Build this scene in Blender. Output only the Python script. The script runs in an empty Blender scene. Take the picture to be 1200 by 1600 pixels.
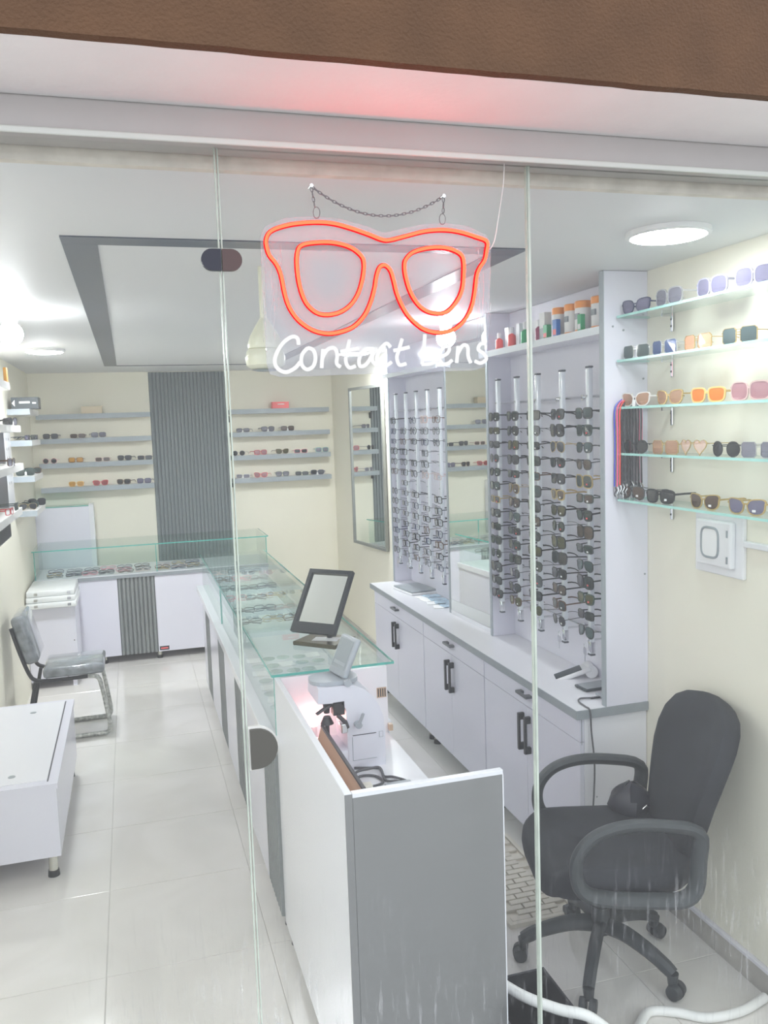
import bpy, bmesh, math, random
from mathutils import Vector, Matrix
random.seed(11)
SC = bpy.context.scene
COL = SC.collection
R = math.radians

# ------------------------------------------------------------------ camera, world, exposure
CAM_H = 1.96
cam_d = bpy.data.cameras.new('camera')
cam = bpy.data.objects.new('camera', cam_d)
COL.objects.link(cam)
cam_d.sensor_fit = 'VERTICAL'
cam_d.sensor_height = 36.0
cam_d.lens = 1335.45 / 1600 * 36.0
cam_d.clip_start = 0.05
right = Vector((0.957501, -0.286489, -0.033408))
down = Vector((-0.061340, -0.089084, -0.994133))
fwd = Vector((0.281832, 0.953933, -0.102872))
m = Matrix.Identity(4)
for i in range(3):
    m[i][0] = right[i]; m[i][1] = -down[i]; m[i][2] = -fwd[i]
m[2][3] = CAM_H
cam.matrix_world = m
SC.camera = cam

w = bpy.data.worlds.new('street_light'); SC.world = w
w.use_nodes = True
w.node_tree.nodes['Background'].inputs[0].default_value = (0.90, 0.94, 1.0, 1)
w.node_tree.nodes['Background'].inputs[1].default_value = 0.98
SC.view_settings.view_transform = 'Standard'
SC.view_settings.look = 'None'
SC.view_settings.gamma = 1.0
SC.view_settings.use_curve_mapping = False
SC.view_settings.exposure = 1.05
SC.cycles.transparent_max_bounces = 40
SC.cycles.max_bounces = 7
SC.cycles.diffuse_bounces = 5
SC.cycles.glossy_bounces = 3
SC.cycles.adaptive_threshold = 0.02
SC.cycles.caustics_reflective = False
SC.cycles.caustics_refractive = False
SC.cycles.use_light_tree = False
LAMP = 120.0

# ------------------------------------------------------------------ materials
def nt_new(name):
    mt = bpy.data.materials.new(name); mt.use_nodes = True
    nt = mt.node_tree
    for n in list(nt.nodes): nt.nodes.remove(n)
    out = nt.nodes.new('ShaderNodeOutputMaterial')
    return mt, nt, out

def mat(name, col, rough=0.5, metal=0.0, var=0.04, scale=6.0, bump=0.0, bscale=60.0, coat=0.0, stretch=None, spec=0.5):
    mt, nt, out = nt_new(name)
    N, L = nt.nodes, nt.links
    b = N.new('ShaderNodeBsdfPrincipled')
    b.inputs['Roughness'].default_value = rough
    b.inputs['Metallic'].default_value = metal
    b.inputs['Coat Weight'].default_value = coat
    b.inputs['Specular IOR Level'].default_value = spec
    tc = N.new('ShaderNodeTexCoord'); mp = N.new('ShaderNodeMapping')
    if stretch: mp.inputs['Scale'].default_value = stretch
    L.new(tc.outputs['Object'], mp.inputs['Vector'])
    no = N.new('ShaderNodeTexNoise'); no.inputs['Scale'].default_value = scale; no.inputs['Detail'].default_value = 4
    L.new(mp.outputs[0], no.inputs['Vector'])
    rp = N.new('ShaderNodeValToRGB')
    lo = [max(0, c * (1 - var)) for c in col]; hi = [min(1, c * (1 + var)) for c in col]
    rp.color_ramp.elements[0].color = (*lo, 1); rp.color_ramp.elements[1].color = (*hi, 1)
    rp.color_ramp.elements[0].position = 0.3; rp.color_ramp.elements[1].position = 0.7
    L.new(no.outputs['Fac'], rp.inputs[0]); L.new(rp.outputs[0], b.inputs['Base Color'])
    if bump:
        n2 = N.new('ShaderNodeTexNoise'); n2.inputs['Scale'].default_value = bscale; n2.inputs['Detail'].default_value = 5
        L.new(mp.outputs[0], n2.inputs['Vector'])
        bp = N.new('ShaderNodeBump'); bp.inputs['Strength'].default_value = bump; bp.inputs['Distance'].default_value = 0.01
        L.new(n2.outputs['Fac'], bp.inputs['Height']); L.new(bp.outputs[0], b.inputs['Normal'])
    L.new(b.outputs[0], out.inputs[0])
    return mt

def emis(name, col, s):
    mt, nt, out = nt_new(name)
    e = nt.nodes.new('ShaderNodeEmission'); e.inputs[0].default_value = (*col, 1); e.inputs[1].default_value = s
    nt.links.new(e.outputs[0], out.inputs[0])
    return mt

def glassy(name, tint, refl=1.0, rough=0.0, haze=0.0, hazecol=(0.8, 0.8, 0.82)):
    """thin clear pane: tinted see-through, fresnel mirror, optional milky film"""
    mt, nt, out = nt_new(name)
    N, L = nt.nodes, nt.links
    tr = N.new('ShaderNodeBsdfTransparent'); tr.inputs[0].default_value = (*tint, 1)
    gl = N.new('ShaderNodeBsdfGlossy'); gl.inputs['Roughness'].default_value = rough
    fr = N.new('ShaderNodeFresnel'); fr.inputs[0].default_value = 1.45
    mu = N.new('ShaderNodeMath'); mu.operation = 'MULTIPLY'; mu.inputs[1].default_value = refl
    ge = N.new('ShaderNodeNewGeometry'); iv = N.new('ShaderNodeMath'); iv.operation = 'SUBTRACT'; iv.inputs[0].default_value = 1.0
    L.new(ge.outputs['Backfacing'], iv.inputs[1])
    mf = N.new('ShaderNodeMath'); mf.operation = 'MULTIPLY'; L.new(fr.outputs[0], mf.inputs[0]); L.new(iv.outputs[0], mf.inputs[1])
    L.new(mf.outputs[0], mu.inputs[0])
    mx = N.new('ShaderNodeMixShader'); L.new(mu.outputs[0], mx.inputs[0]); L.new(tr.outputs[0], mx.inputs[1]); L.new(gl.outputs[0], mx.inputs[2])
    last = mx
    if haze:
        df = N.new('ShaderNodeBsdfDiffuse'); df.inputs[0].default_value = (*hazecol, 1)
        ts = N.new('ShaderNodeBsdfTranslucent'); ts.inputs[0].default_value = (*hazecol, 1)
        h = N.new('ShaderNodeMixShader'); h.inputs[0].default_value = 0.5; L.new(df.outputs[0], h.inputs[1]); L.new(ts.outputs[0], h.inputs[2])
        mx2 = N.new('ShaderNodeMixShader'); mx2.inputs[0].default_value = haze
        L.new(mx.outputs[0], mx2.inputs[1]); L.new(h.outputs[0], mx2.inputs[2]); last = mx2
    L.new(last.outputs[0], out.inputs[0])
    return mt

def dusty_glass(name, base, dirt):
    """shop window: clear pane with an even dust film plus run marks and smears"""
    mt, nt, out = nt_new(name)
    N, L = nt.nodes, nt.links
    tr = N.new('ShaderNodeBsdfTransparent'); tr.inputs[0].default_value = (0.985, 0.995, 0.99, 1)
    gl = N.new('ShaderNodeBsdfGlossy'); gl.inputs['Roughness'].default_value = 0.0
    fr = N.new('ShaderNodeFresnel'); fr.inputs[0].default_value = 1.35
    ge = N.new('ShaderNodeNewGeometry'); iv = N.new('ShaderNodeMath'); iv.operation = 'SUBTRACT'; iv.inputs[0].default_value = 1.0
    L.new(ge.outputs['Backfacing'], iv.inputs[1])
    mf = N.new('ShaderNodeMath'); mf.operation = 'MULTIPLY'; L.new(fr.outputs[0], mf.inputs[0]); L.new(iv.outputs[0], mf.inputs[1])
    mx = N.new('ShaderNodeMixShader'); L.new(mf.outputs[0], mx.inputs[0]); L.new(tr.outputs[0], mx.inputs[1]); L.new(gl.outputs[0], mx.inputs[2])
    df = N.new('ShaderNodeBsdfDiffuse'); df.inputs[0].default_value = (0.82, 0.83, 0.85, 1)
    ts = N.new('ShaderNodeBsdfTranslucent'); ts.inputs[0].default_value = (0.82, 0.83, 0.85, 1)
    h = N.new('ShaderNodeMixShader'); h.inputs[0].default_value = 0.5; L.new(df.outputs[0], h.inputs[1]); L.new(ts.outputs[0], h.inputs[2])
    tc = N.new('ShaderNodeTexCoord')
    mp = N.new('ShaderNodeMapping'); mp.inputs['Scale'].default_value = (52, 1, 5.0); L.new(tc.outputs['Object'], mp.inputs['Vector'])
    n1 = N.new('ShaderNodeTexNoise'); n1.inputs['Scale'].default_value = 1.6; n1.inputs['Detail'].default_value = 6; n1.inputs['Roughness'].default_value = 0.7
    L.new(mp.outputs[0], n1.inputs['Vector'])
    r1 = N.new('ShaderNodeMapRange'); r1.inputs[1].default_value = 0.53; r1.inputs[2].default_value = 0.68; L.new(n1.outputs['Fac'], r1.inputs[0])
    n2 = N.new('ShaderNodeTexNoise'); n2.inputs['Scale'].default_value = 2.3; n2.inputs['Detail'].default_value = 3
    L.new(tc.outputs['Object'], n2.inputs['Vector'])
    sx = N.new('ShaderNodeSeparateXYZ'); L.new(tc.outputs['Object'], sx.inputs[0])
    zl = N.new('ShaderNodeMapRange'); zl.inputs[1].default_value = 0.95; zl.inputs[2].default_value = 0.50; L.new(sx.outputs['Z'], zl.inputs[0])
    r2 = N.new('ShaderNodeMapRange'); r2.inputs[1].default_value = 0.36; r2.inputs[2].default_value = 0.56; L.new(n2.outputs['Fac'], r2.inputs[0])
    a = N.new('ShaderNodeMath'); a.operation = 'MULTIPLY'; L.new(r1.outputs[0], a.inputs[0]); L.new(zl.outputs[0], a.inputs[1])
    b = N.new('ShaderNodeMath'); b.operation = 'MULTIPLY'; L.new(a.outputs[0], b.inputs[0]); L.new(r2.outputs[0], b.inputs[1])
    c = N.new('ShaderNodeMath'); c.operation = 'MULTIPLY'; c.inputs[1].default_value = dirt; L.new(b.outputs[0], c.inputs[0])
    d = N.new('ShaderNodeMath'); d.operation = 'ADD'; d.inputs[1].default_value = base; L.new(c.outputs[0], d.inputs[0])
    d2 = N.new('ShaderNodeMath'); d2.operation = 'MULTIPLY'; L.new(d.outputs[0], d2.inputs[0]); L.new(iv.outputs[0], d2.inputs[1]); d = d2
    mx2 = N.new('ShaderNodeMixShader'); L.new(d.outputs[0], mx2.inputs[0]); L.new(mx.outputs[0], mx2.inputs[1]); L.new(h.outputs[0], mx2.inputs[2])
    L.new(mx2.outputs[0], out.inputs[0])
    return mt

def brushed(name, col):
    mt, nt, out = nt_new(name)
    N, L = nt.nodes, nt.links
    b = N.new('ShaderNodeBsdfPrincipled'); b.inputs['Metallic'].default_value = 0.55; b.inputs['Roughness'].default_value = 0.32
    tc = N.new('ShaderNodeTexCoord'); mp = N.new('ShaderNodeMapping'); mp.inputs['Scale'].default_value = (2, 1, 90)
    no = N.new('ShaderNodeTexNoise'); no.inputs['Scale'].default_value = 1.0; no.inputs['Detail'].default_value = 3
    L.new(tc.outputs['Object'], mp.inputs['Vector']); L.new(mp.outputs[0], no.inputs['Vector'])
    rp = N.new('ShaderNodeValToRGB'); rp.color_ramp.elements[0].color = (*[c * .965 for c in col], 1); rp.color_ramp.elements[1].color = (*[c * 1.035 for c in col], 1)
    L.new(no.outputs['Fac'], rp.inputs[0]); L.new(rp.outputs[0], b.inputs['Base Color']); L.new(b.outputs[0], out.inputs[0])
    return mt

def tile_mat(name):
    mt, nt, out = nt_new(name)
    N, L = nt.nodes, nt.links
    b = N.new('ShaderNodeBsdfPrincipled'); b.inputs['Roughness'].default_value = 0.10
    tc = N.new('ShaderNodeTexCoord')
    oi = N.new('ShaderNodeObjectInfo')
    ad = N.new('ShaderNodeVectorMath'); ad.operation = 'ADD'
    L.new(tc.outputs['Object'], ad.inputs[0]); L.new(oi.outputs['Location'], ad.inputs[1])
    no = N.new('ShaderNodeTexNoise'); no.inputs['Scale'].default_value = 2.0; no.inputs['Detail'].default_value = 7; no.inputs['Distortion'].default_value = 1.5
    L.new(ad.outputs[0], no.inputs['Vector'])
    rp = N.new('ShaderNodeValToRGB')
    rp.color_ramp.elements[0].color = (0.70, 0.675, 0.635, 1); rp.color_ramp.elements[1].color = (0.76, 0.735, 0.70, 1)
    rp.color_ramp.elements[0].position = 0.35; rp.color_ramp.elements[1].position = 0.62
    L.new(no.outputs['Fac'], rp.inputs[0]); L.new(rp.outputs[0], b.inputs['Base Color']); L.new(b.outputs[0], out.inputs[0])
    return mt

M = {}
M['wall'] = mat('cream_paint', (0.84, 0.81, 0.69), 0.6, var=0.02, scale=2, bump=0.03)
M['ceil'] = mat('ceiling_paint', (0.76, 0.76, 0.77), 0.55, var=0.015, scale=2)
M['soffit'] = mat('soffit_paint', (0.86, 0.84, 0.83), 0.7, var=0.03, scale=5, bump=0.1)
M['plaster'] = mat('stained_plaster', (0.72, 0.66, 0.58), 0.8, var=0.14, scale=14, bump=0.3)
M['brown'] = mat('brown_render', (0.113, 0.055, 0.025), 0.8, var=0.12, scale=9, bump=0.5, bscale=160)
M['alu'] = mat('grey_aluminium', (0.52, 0.50, 0.49), 0.42, metal=0.35, var=0.03)
M['alu_lip'] = mat('pale_aluminium', (0.70, 0.72, 0.68), 0.3, metal=0.3, var=0.03)
M['tile'] = tile_mat('polished_floor_tile')
M['grout'] = mat('grout', (0.52, 0.50, 0.47), 0.9)
M['lilac'] = mat('lilac_white_laminate', (0.74, 0.735, 0.82), 0.22, var=0.01, scale=2)
M['white_lam'] = mat('white_laminate', (0.80, 0.80, 0.84), 0.2, var=0.01, scale=2)
M['grey_edge'] = mat('grey_edge_band', (0.30, 0.33, 0.35), 0.4, var=0.06, scale=25)
M['shelf_grey'] = mat('grey_shelf_board', (0.34, 0.38, 0.41), 0.45, var=0.05, scale=12)
M['shelf_side'] = mat('pale_shelf_board', (0.72, 0.71, 0.70), 0.45, var=0.03)
M['slat'] = mat('grey_ribbed_panel', (0.19, 0.215, 0.225), 0.55, var=0.05, scale=4, stretch=(30, 30, 1))
M['slat_lt'] = mat('grey_ribbed_counter_panel', (0.23, 0.245, 0.245), 0.5, var=0.10, scale=4, stretch=(30, 30, 1))
M['dark_strip'] = mat('dark_ceiling_strip', (0.062, 0.074, 0.10), 0.3, var=0.05, scale=3)
M['black'] = mat('black_plastic', (0.018, 0.019, 0.021), 0.4, var=0.1)
M['handle'] = mat('black_handle', (0.02, 0.022, 0.026), 0.35)
M['handle_grey'] = mat('gunmetal_handle', (0.16, 0.17, 0.18), 0.35, metal=0.7)
M['chrome'] = mat('chrome', (0.75, 0.76, 0.78), 0.12, metal=1.0, var=0.02)
M['rod'] = mat('frosted_white_rod', (0.80, 0.84, 0.88), 0.2, var=0.01, coat=0.5)
M['rod_edge'] = mat('dark_rod_slot', (0.10, 0.11, 0.13), 0.4)
M['mirror'] = mat('mirror', (0.90, 0.93, 0.91), 0.01, metal=1.0, var=0.0)
M['frame_grey'] = mat('mirror_frame', (0.27, 0.28, 0.26), 0.35, metal=0.5)
M['case_glass'] = glassy('case_glass', (0.965, 0.99, 0.982), 0.9, haze=0.02, hazecol=(.7, .85, .82))
M['shelf_glass'] = glassy('shelf_glass', (0.95, 0.985, 0.975), 0.8, haze=0.10, hazecol=(.75, .88, .84))
M['glass_edge'] = mat('green_glass_edge', (0.10, 0.42, 0.36), 0.12, var=0.1, scale=20)
M['glass_edge_lt'] = mat('pale_green_glass_edge', (0.40, 0.72, 0.66), 0.15, var=0.08, scale=20)
M['pane'] = dusty_glass('dusty_shop_glass', 0.056, 0.42)
M['pane_edge'] = mat('pane_edge', (0.50, 0.56, 0.49), 0.25, var=0.1, scale=20)
M['patch'] = mat('dark_patch_fitting', (0.095, 0.092, 0.080), 0.45, var=0.05)
M['patch2'] = mat('dark_blue_patch', (0.022, 0.024, 0.040), 0.45)
M['patch3'] = mat('dark_brown_patch', (0.085, 0.052, 0.050), 0.45)
M['patch_rim'] = mat('patch_rim', (0.72, 0.72, 0.68), 0.35)
M['lamp_white'] = emis('lamp_diffuser', (0.93, 0.96, 1.0), LAMP)
M['lamp_soft'] = emis('dim_lamp_diffuser', (0.93, 0.96, 1.0), LAMP*.24)
M['bulb'] = emis('bulb_globe', (0.95, 0.97, 1.0), LAMP * .45)
M['lamp_body'] = mat('lamp_body', (0.82, 0.82, 0.82), 0.4)
M['cream_plastic'] = mat('cream_plastic', (0.80, 0.80, 0.64), 0.3, var=0.02)
M['neon'] = emis('red_neon_core', (1.0, 0.019, 0.0085), 9.0)
M['neon_jacket'] = emis('red_neon_jacket', (1.0, 0.012, 0.020), 0.7)
M['letters'] = emis('white_letter_tube', (0.98, 0.99, 1.0), 0.5)
M['acrylic'] = glassy('sign_acrylic', (0.95, 0.95, 0.97), 1.0, haze=0.17, hazecol=(.85, .88, .95))
M['film'] = glassy('wrinkled_film', (0.98, 0.98, 0.98), 1.0, rough=0.15, haze=0.12, hazecol=(.9, .92, .96))
M['metal_chain'] = mat('chain_steel', (0.20, 0.20, 0.21), 0.35, metal=0.6)
M['desk_grey'] = brushed('brushed_grey_laminate', (0.29, 0.29, 0.292))
M['chair_fabric'] = mat('black_chair_fabric', (0.020, 0.022, 0.028), 0.8, var=0.2, scale=9, bump=0.04, bscale=220)
M['chair_plastic'] = mat('dark_grey_plastic', (0.045, 0.051, 0.055), 0.5, var=0.1)
M['vinyl'] = mat('grey_vinyl_in_film', (0.22, 0.24, 0.26), 0.18, var=0.35, scale=16, bump=0.5, bscale=40, coat=1.0)
M['wrapped'] = mat('wrapped_steel_tube', (0.50, 0.51, 0.48), 0.3, metal=0.4, var=0.4, scale=50, bump=0.5, bscale=90)
M['leg_silver'] = mat('silver_leg', (0.66, 0.65, 0.58), 0.25, metal=0.7)
M['bin'] = mat('black_bin', (0.022, 0.022, 0.026), 0.45, var=0.3, scale=12)
M['hose'] = mat('white_hose', (0.80, 0.80, 0.78), 0.35)
M['mat_cream'] = mat('cream_plastic_mat', (0.66, 0.62, 0.54), 0.55, var=0.05)
M['skirt'] = mat('grey_skirting_tile', (0.42, 0.40, 0.37), 0.3, var=0.14, scale=5)
M['skirt_top'] = mat('pale_skirting_top', (0.74, 0.73, 0.78), 0.4)
M['machine'] = mat('pale_machine_plastic', (0.70, 0.70, 0.78), 0.35, var=0.01)
M['machine_grey'] = mat('grey_machine_plastic', (0.38, 0.41, 0.45), 0.35)
M['machine_dark'] = mat('dark_machine_metal', (0.05, 0.045, 0.05), 0.35, metal=0.3)
M['screen'] = mat('grey_screen', (0.33, 0.37, 0.40), 0.12)
M['screen_dark'] = mat('dark_screen', (0.03, 0.045, 0.05), 0.1)
M['white_plastic'] = mat('white_plastic', (0.82, 0.82, 0.84), 0.35)
M['tan'] = mat('tan_board', (0.55, 0.40, 0.28), 0.3, var=0.08, scale=5)
_m, _nt, _o = nt_new('tan_acrylic')
_d = _nt.nodes.new('ShaderNodeBsdfDiffuse'); _d.inputs[0].default_value = (.78, .60, .48, 1)
_t = _nt.nodes.new('ShaderNodeBsdfTranslucent'); _t.inputs[0].default_value = (.80, .58, .42, 1)
_x = _nt.nodes.new('ShaderNodeMixShader'); _x.inputs[0].default_value = .6
_nt.links.new(_d.outputs[0], _x.inputs[1]); _nt.links.new(_t.outputs[0], _x.inputs[2]); _nt.links.new(_x.outputs[0], _o.inputs[0])
M['tan_acrylic'] = _m
M['cable'] = mat('grey_cable', (0.09, 0.09, 0.10), 0.5)
M['warm_lamp'] = emis('warm_lamp', (1.0, 0.50, 0.46), 10.0)
M['paper'] = mat('white_paper', (0.85, 0.85, 0.85), 0.7)
M['gold_base'] = mat('dark_gold', (0.11, 0.10, 0.065), 0.25, metal=0.5)
M['mirror_black'] = mat('dark_mirror_frame', (0.03, 0.036, 0.042), 0.3)
M['pavement'] = mat('pavement', (0.42, 0.41, 0.40), 0.8, var=0.15, scale=5)
M['dirt_white'] = mat('white_tray_plastic', (0.80, 0.82, 0.82), 0.35, var=0.03)
M['lens_blank'] = glassy('lens_blank', (0.90, 0.95, 0.93), 1.6, haze=0.22, hazecol=(.9, .95, .95))
M['bluepaper'] = mat('pale_blue_packet', (0.50, 0.66, 0.82), 0.4, var=0.3, scale=35)
COLS = {'orange': (0.90, 0.33, 0.07), 'red': (0.80, 0.06, 0.05), 'green': (0.04, 0.38, 0.16), 'blue': (0.03, 0.16, 0.50), 'maroon': (0.32, 0.05, 0.13),
        'pink': (0.90, 0.10, 0.28), 'yellow': (0.80, 0.62, 0.05), 'royal': (0.04, 0.06, 0.55), 'tanbox': (0.62, 0.52, 0.36), 'coral': (0.86, 0.13, 0.13),
        'charcoal': (0.045, 0.055, 0.062), 'greyblue': (0.38, 0.46, 0.60), 'amber': (0.95, 0.42, 0.03), 'cream': (0.80, 0.78, 0.70), 'ink': (0.03, 0.03, 0.04)}
for k, c in COLS.items(): M[k] = mat('paint_' + k, c, 0.4, var=0.03)

for k in ('letters', 'neon_jacket'): M[k].cycles.emission_sampling = 'NONE'
# ------------------------------------------------------------------ mesh helpers
class MB:
    def __init__(s): s.v = []; s.f = []
    def add(s, vs, fs):
        o = len(s.v); s.v += [tuple(p) for p in vs]; s.f += [tuple(i + o for i in f) for f in fs]; return s
    def box(s, x0, x1, y0, y1, z0, z1):
        return s.add([(x0,y0,z0),(x1,y0,z0),(x1,y1,z0),(x0,y1,z0),(x0,y0,z1),(x1,y0,z1),(x1,y1,z1),(x0,y1,z1)],
                     [(3,2,1,0),(4,5,6,7),(0,1,5,4),(1,2,6,5),(2,3,7,6),(3,0,4,7)])
    def rbox(s, x0, x1, y0, y1, z0, z1, r=0.004, seg=2):
        bm = bmesh.new()
        bmesh.ops.create_cube(bm, size=1.0)
        for v in bm.verts: v.co = ((x0+x1)/2 + v.co.x*(x1-x0), (y0+y1)/2 + v.co.y*(y1-y0), (z0+z1)/2 + v.co.z*(z1-z0))
        r = min(r, .49*abs(x1-x0), .49*abs(y1-y0), .49*abs(z1-z0))
        bmesh.ops.bevel(bm, geom=bm.edges[:], offset=r, segments=seg, affect='EDGES', profile=0.5)
        bm.verts.index_update()
        s.add([v.co[:] for v in bm.verts], [[v.index for v in f.verts] for f in bm.faces]); bm.free(); return s
    def cyl(s, p0, p1, r0, r1=None, n=14, caps=True):
        r1 = r0 if r1 is None else r1
        p0, p1 = Vector(p0), Vector(p1); d = (p1-p0).normalized()
        a = d.orthogonal().normalized(); b = d.cross(a)
        vs = []
        for p, r in ((p0, r0), (p1, r1)):
            for i in range(n):
                t = 2*math.pi*i/n; vs.append(p + a*math.cos(t)*r + b*math.sin(t)*r)
        fs = [(i, (i+1) % n, n+(i+1) % n, n+i) for i in range(n)]
        if caps: fs += [tuple(range(n-1, -1, -1)), tuple(range(n, 2*n))]
        return s.add(vs, fs)
    def lathe(s, prof, c=(0,0,0), n=20):
        vs = []; fs = []
        for r, z in prof:
            for i in range(n):
                t = 2*math.pi*i/n; vs.append((c[0]+r*math.cos(t), c[1]+r*math.sin(t), c[2]+z))
        for k in range(len(prof)-1):
            for i in range(n): fs.append((k*n+i, k*n+(i+1) % n, (k+1)*n+(i+1) % n, (k+1)*n+i))
        fs.append(tuple(range(n-1, -1, -1))); fs.append(tuple((len(prof)-1)*n+i for i in range(n)))
        return s.add(vs, fs)
    def tube(s, pts, r, n=8, closed=False, rz=None):
        """round (or oval, rz = second radius) tube along points"""
        pts = [Vector(p) for p in pts]; k = len(pts)
        tang = []
        for i in range(k):
            a = pts[(i-1) % k] if (closed or i > 0) else pts[i]
            b = pts[(i+1) % k] if (closed or i < k-1) else pts[i]
            tang.append((b-a).normalized() if (b-a).length > 1e-9 else Vector((0,0,1)))
        u = tang[0].orthogonal().normalized(); us = []
        for i in range(k):
            u = (u - tang[i]*u.dot(tang[i]))
            u = u.normalized() if u.length > 1e-6 else tang[i].orthogonal().normalized()
            us.append(u)
        vs = []
        for i in range(k):
            w_ = tang[i].cross(us[i]); rr = r[i] if isinstance(r, (list, tuple)) else r
            for j in range(n):
                t = 2*math.pi*(j+.5)/n; vs.append(pts[i] + us[i]*math.cos(t)*rr + w_*math.sin(t)*(rz or rr))
        fs = []
        for i in range(k if closed else k-1):
            i2 = (i+1) % k
            for j in range(n): fs.append((i*n+j, i*n+(j+1) % n, i2*n+(j+1) % n, i2*n+j))
        if not closed: fs += [tuple(range(n-1, -1, -1)), tuple((k-1)*n+j for j in range(n))]
        return s.add(vs, fs)
    def prism(s, poly, fn0, fn1):
        """poly of 2-D points; fn0/fn1 map a point to the two 3-D faces"""
        n = len(poly); vs = [fn0(*p) for p in poly] + [fn1(*p) for p in poly]
        return s.add(vs, [tuple(range(n-1, -1, -1)), tuple(range(n, 2*n))] + [(i, (i+1) % n, n+(i+1) % n, n+i) for i in range(n)])
    def sphere(s, c, r, n=16, m_=10, sz=1.0):
        return s.lathe([(max(1e-4, r*math.sin(math.pi*k/m_)), -r*sz*math.cos(math.pi*k/m_)) for k in range(m_+1)], c, n)
    def xf(s, mtx):
        s.v = [tuple(mtx @ Vector(p)) for p in s.v]; return s
    def mesh(s, name, material, smooth=False):
        me = bpy.data.meshes.new(name); me.from_pydata(s.v, [], s.f)
        bm = bmesh.new(); bm.from_mesh(me); bmesh.ops.recalc_face_normals(bm, faces=bm.faces[:]); bm.to_mesh(me); bm.free()
        me.materials.append(M[material] if isinstance(material, str) else material)
        if smooth:
            for p in me.polygons: p.use_smooth = True
            try: me.set_sharp_from_angle(angle=R(38))
            except Exception: pass
        me.update(); return me
    def build(s, name, material, parent=None, smooth=False, local=False):
        """vertices are world coordinates unless local; a parent's place is subtracted"""
        if parent is not None and not local:
            o = root_loc(parent); s.v = [(x-o[0], y-o[1], z-o[2]) for x, y, z in s.v]
        return link(name, s.mesh(name, material, smooth), parent)

def root_loc(o):
    p = Vector(o.location)
    while o.parent: o = o.parent; p += Vector(o.location)
    return p
def link(name, data, parent=None):
    o = bpy.data.objects.new(name, data); COL.objects.link(o)
    if parent is not None: o.parent = parent
    return o
def tag(o, label=None, cat=None, group=None, kind=None):
    if label: o['label'] = label
    if cat: o['category'] = cat
    if group: o['group'] = group
    if kind: o['kind'] = kind
    return o
def thing(name, label, cat, loc=(0,0,0), rz=0.0, group=None):
    o = link(name, None); o.location = loc; o.rotation_euler = (0, 0, rz); o.empty_display_size = 0.05
    return tag(o, label, cat, group)
def struct(name, label, loc=(0,0,0)):
    o = link(name, None); o.location = loc; return tag(o, label, None, None, 'structure')
def box(name, material, parent, *a, r=0.0):
    b = MB(); b.rbox(*a, r=r) if r else b.box(*a)
    return b.build(name, material, parent)
def smoothpts(pts, closed=False, k=5):
    """Catmull-Rom through points"""
    P = [Vector(p) for p in pts]; n = len(P); out = []
    for i in range(n if closed else n-1):
        p0 = P[(i-1) % n] if (closed or i > 0) else P[i]; p1 = P[i]; p2 = P[(i+1) % n]
        p3 = P[(i+2) % n] if (closed or i+2 < n) else p2
        for j in range(k):
            t = j/k
            out.append(0.5*((2*p1) + (p2-p0)*t + (2*p0-5*p1+4*p2-p3)*t*t + (3*p1-p0-3*p2+p3)*t**3))
    if not closed: out.append(P[-1])
    return out

# ------------------------------------------------------------------ room shell
XL, XR, YF, YB, ZC = -0.83, 1.955, 1.85, 8.30, 2.51

fl = struct('floor', 'pale polished floor tiles of the shop')
box('screed', 'grout', fl, -1.4, 2.1, 1.80, 8.42, -0.06, -0.002)
TX, TY = 0.597, 0.610
tile_me = {}
for i in range(-2, 4):
    for j in range(-3, 9):
        x0 = -0.193 + i*TX; x1 = x0 + TX; y0 = 3.09 + j*TY; y1 = y0 + TY
        x0 = max(x0, XL - .02); x1 = min(x1, XR + .02); y0 = max(y0, 1.80); y1 = min(y1, YB + .02)
        if x1 - x0 < .02 or y1 - y0 < .02: continue
        key = (round(x1-x0, 3), round(y1-y0, 3))
        if key not in tile_me:
            tile_me[key] = MB().rbox(0.0015, key[0]-0.0015, 0.0015, key[1]-0.0015, -0.012, 0.0, r=0.0012, seg=1).mesh('tile', 'tile')
        o = link('tile', tile_me[key], fl); o.location = (x0, y0, 0)

def wall(name, material, *a):
    o = MB().box(*a).build(name, material); tag(o, None, None, None, 'structure'); return o
wall('wall_left', 'wall', XL-0.12, XL, 1.92, 8.42, 0, 2.62)['label'] = 'cream painted left side wall'
wall('wall_right', 'wall', XR, XR+0.12, 1.80, 8.42, 0, 2.62)['label'] = 'cream painted right side wall'
wall('wall_back', 'wall', XL, XR, YB, YB+0.12, 0, 2.62)['label'] = 'cream painted back wall'
ce = struct('ceiling', 'white flat shop ceiling with dark rectangular strip')
box('ceiling_board', 'ceil', ce, XL, XR, 1.93, YB, ZC, ZC+0.05)
box('fascia', 'plaster', ce, -1.5, XR, 1.905, 1.93, ZC, 2.62)
sx0, sx1, sy0, sy1, sw = -0.148, 1.285, 2.59, 7.50, 0.098
box('dark_strip', 'dark_strip', ce, sx0, sx1, sy0, sy0+sw, ZC-0.004, ZC)
box('dark_strip', 'dark_strip', ce, sx0, sx0+sw, sy0+sw+.001, sy1-.021, ZC-0.004, ZC)
box('dark_strip', 'dark_strip', ce, sx1-sw, sx1, sy0+sw+.001, sy1-.021, ZC-0.004, ZC)
box('dark_strip', 'dark_strip', ce, sx0, sx1, sy1-.02, sy1, ZC-0.004, ZC)
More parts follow.
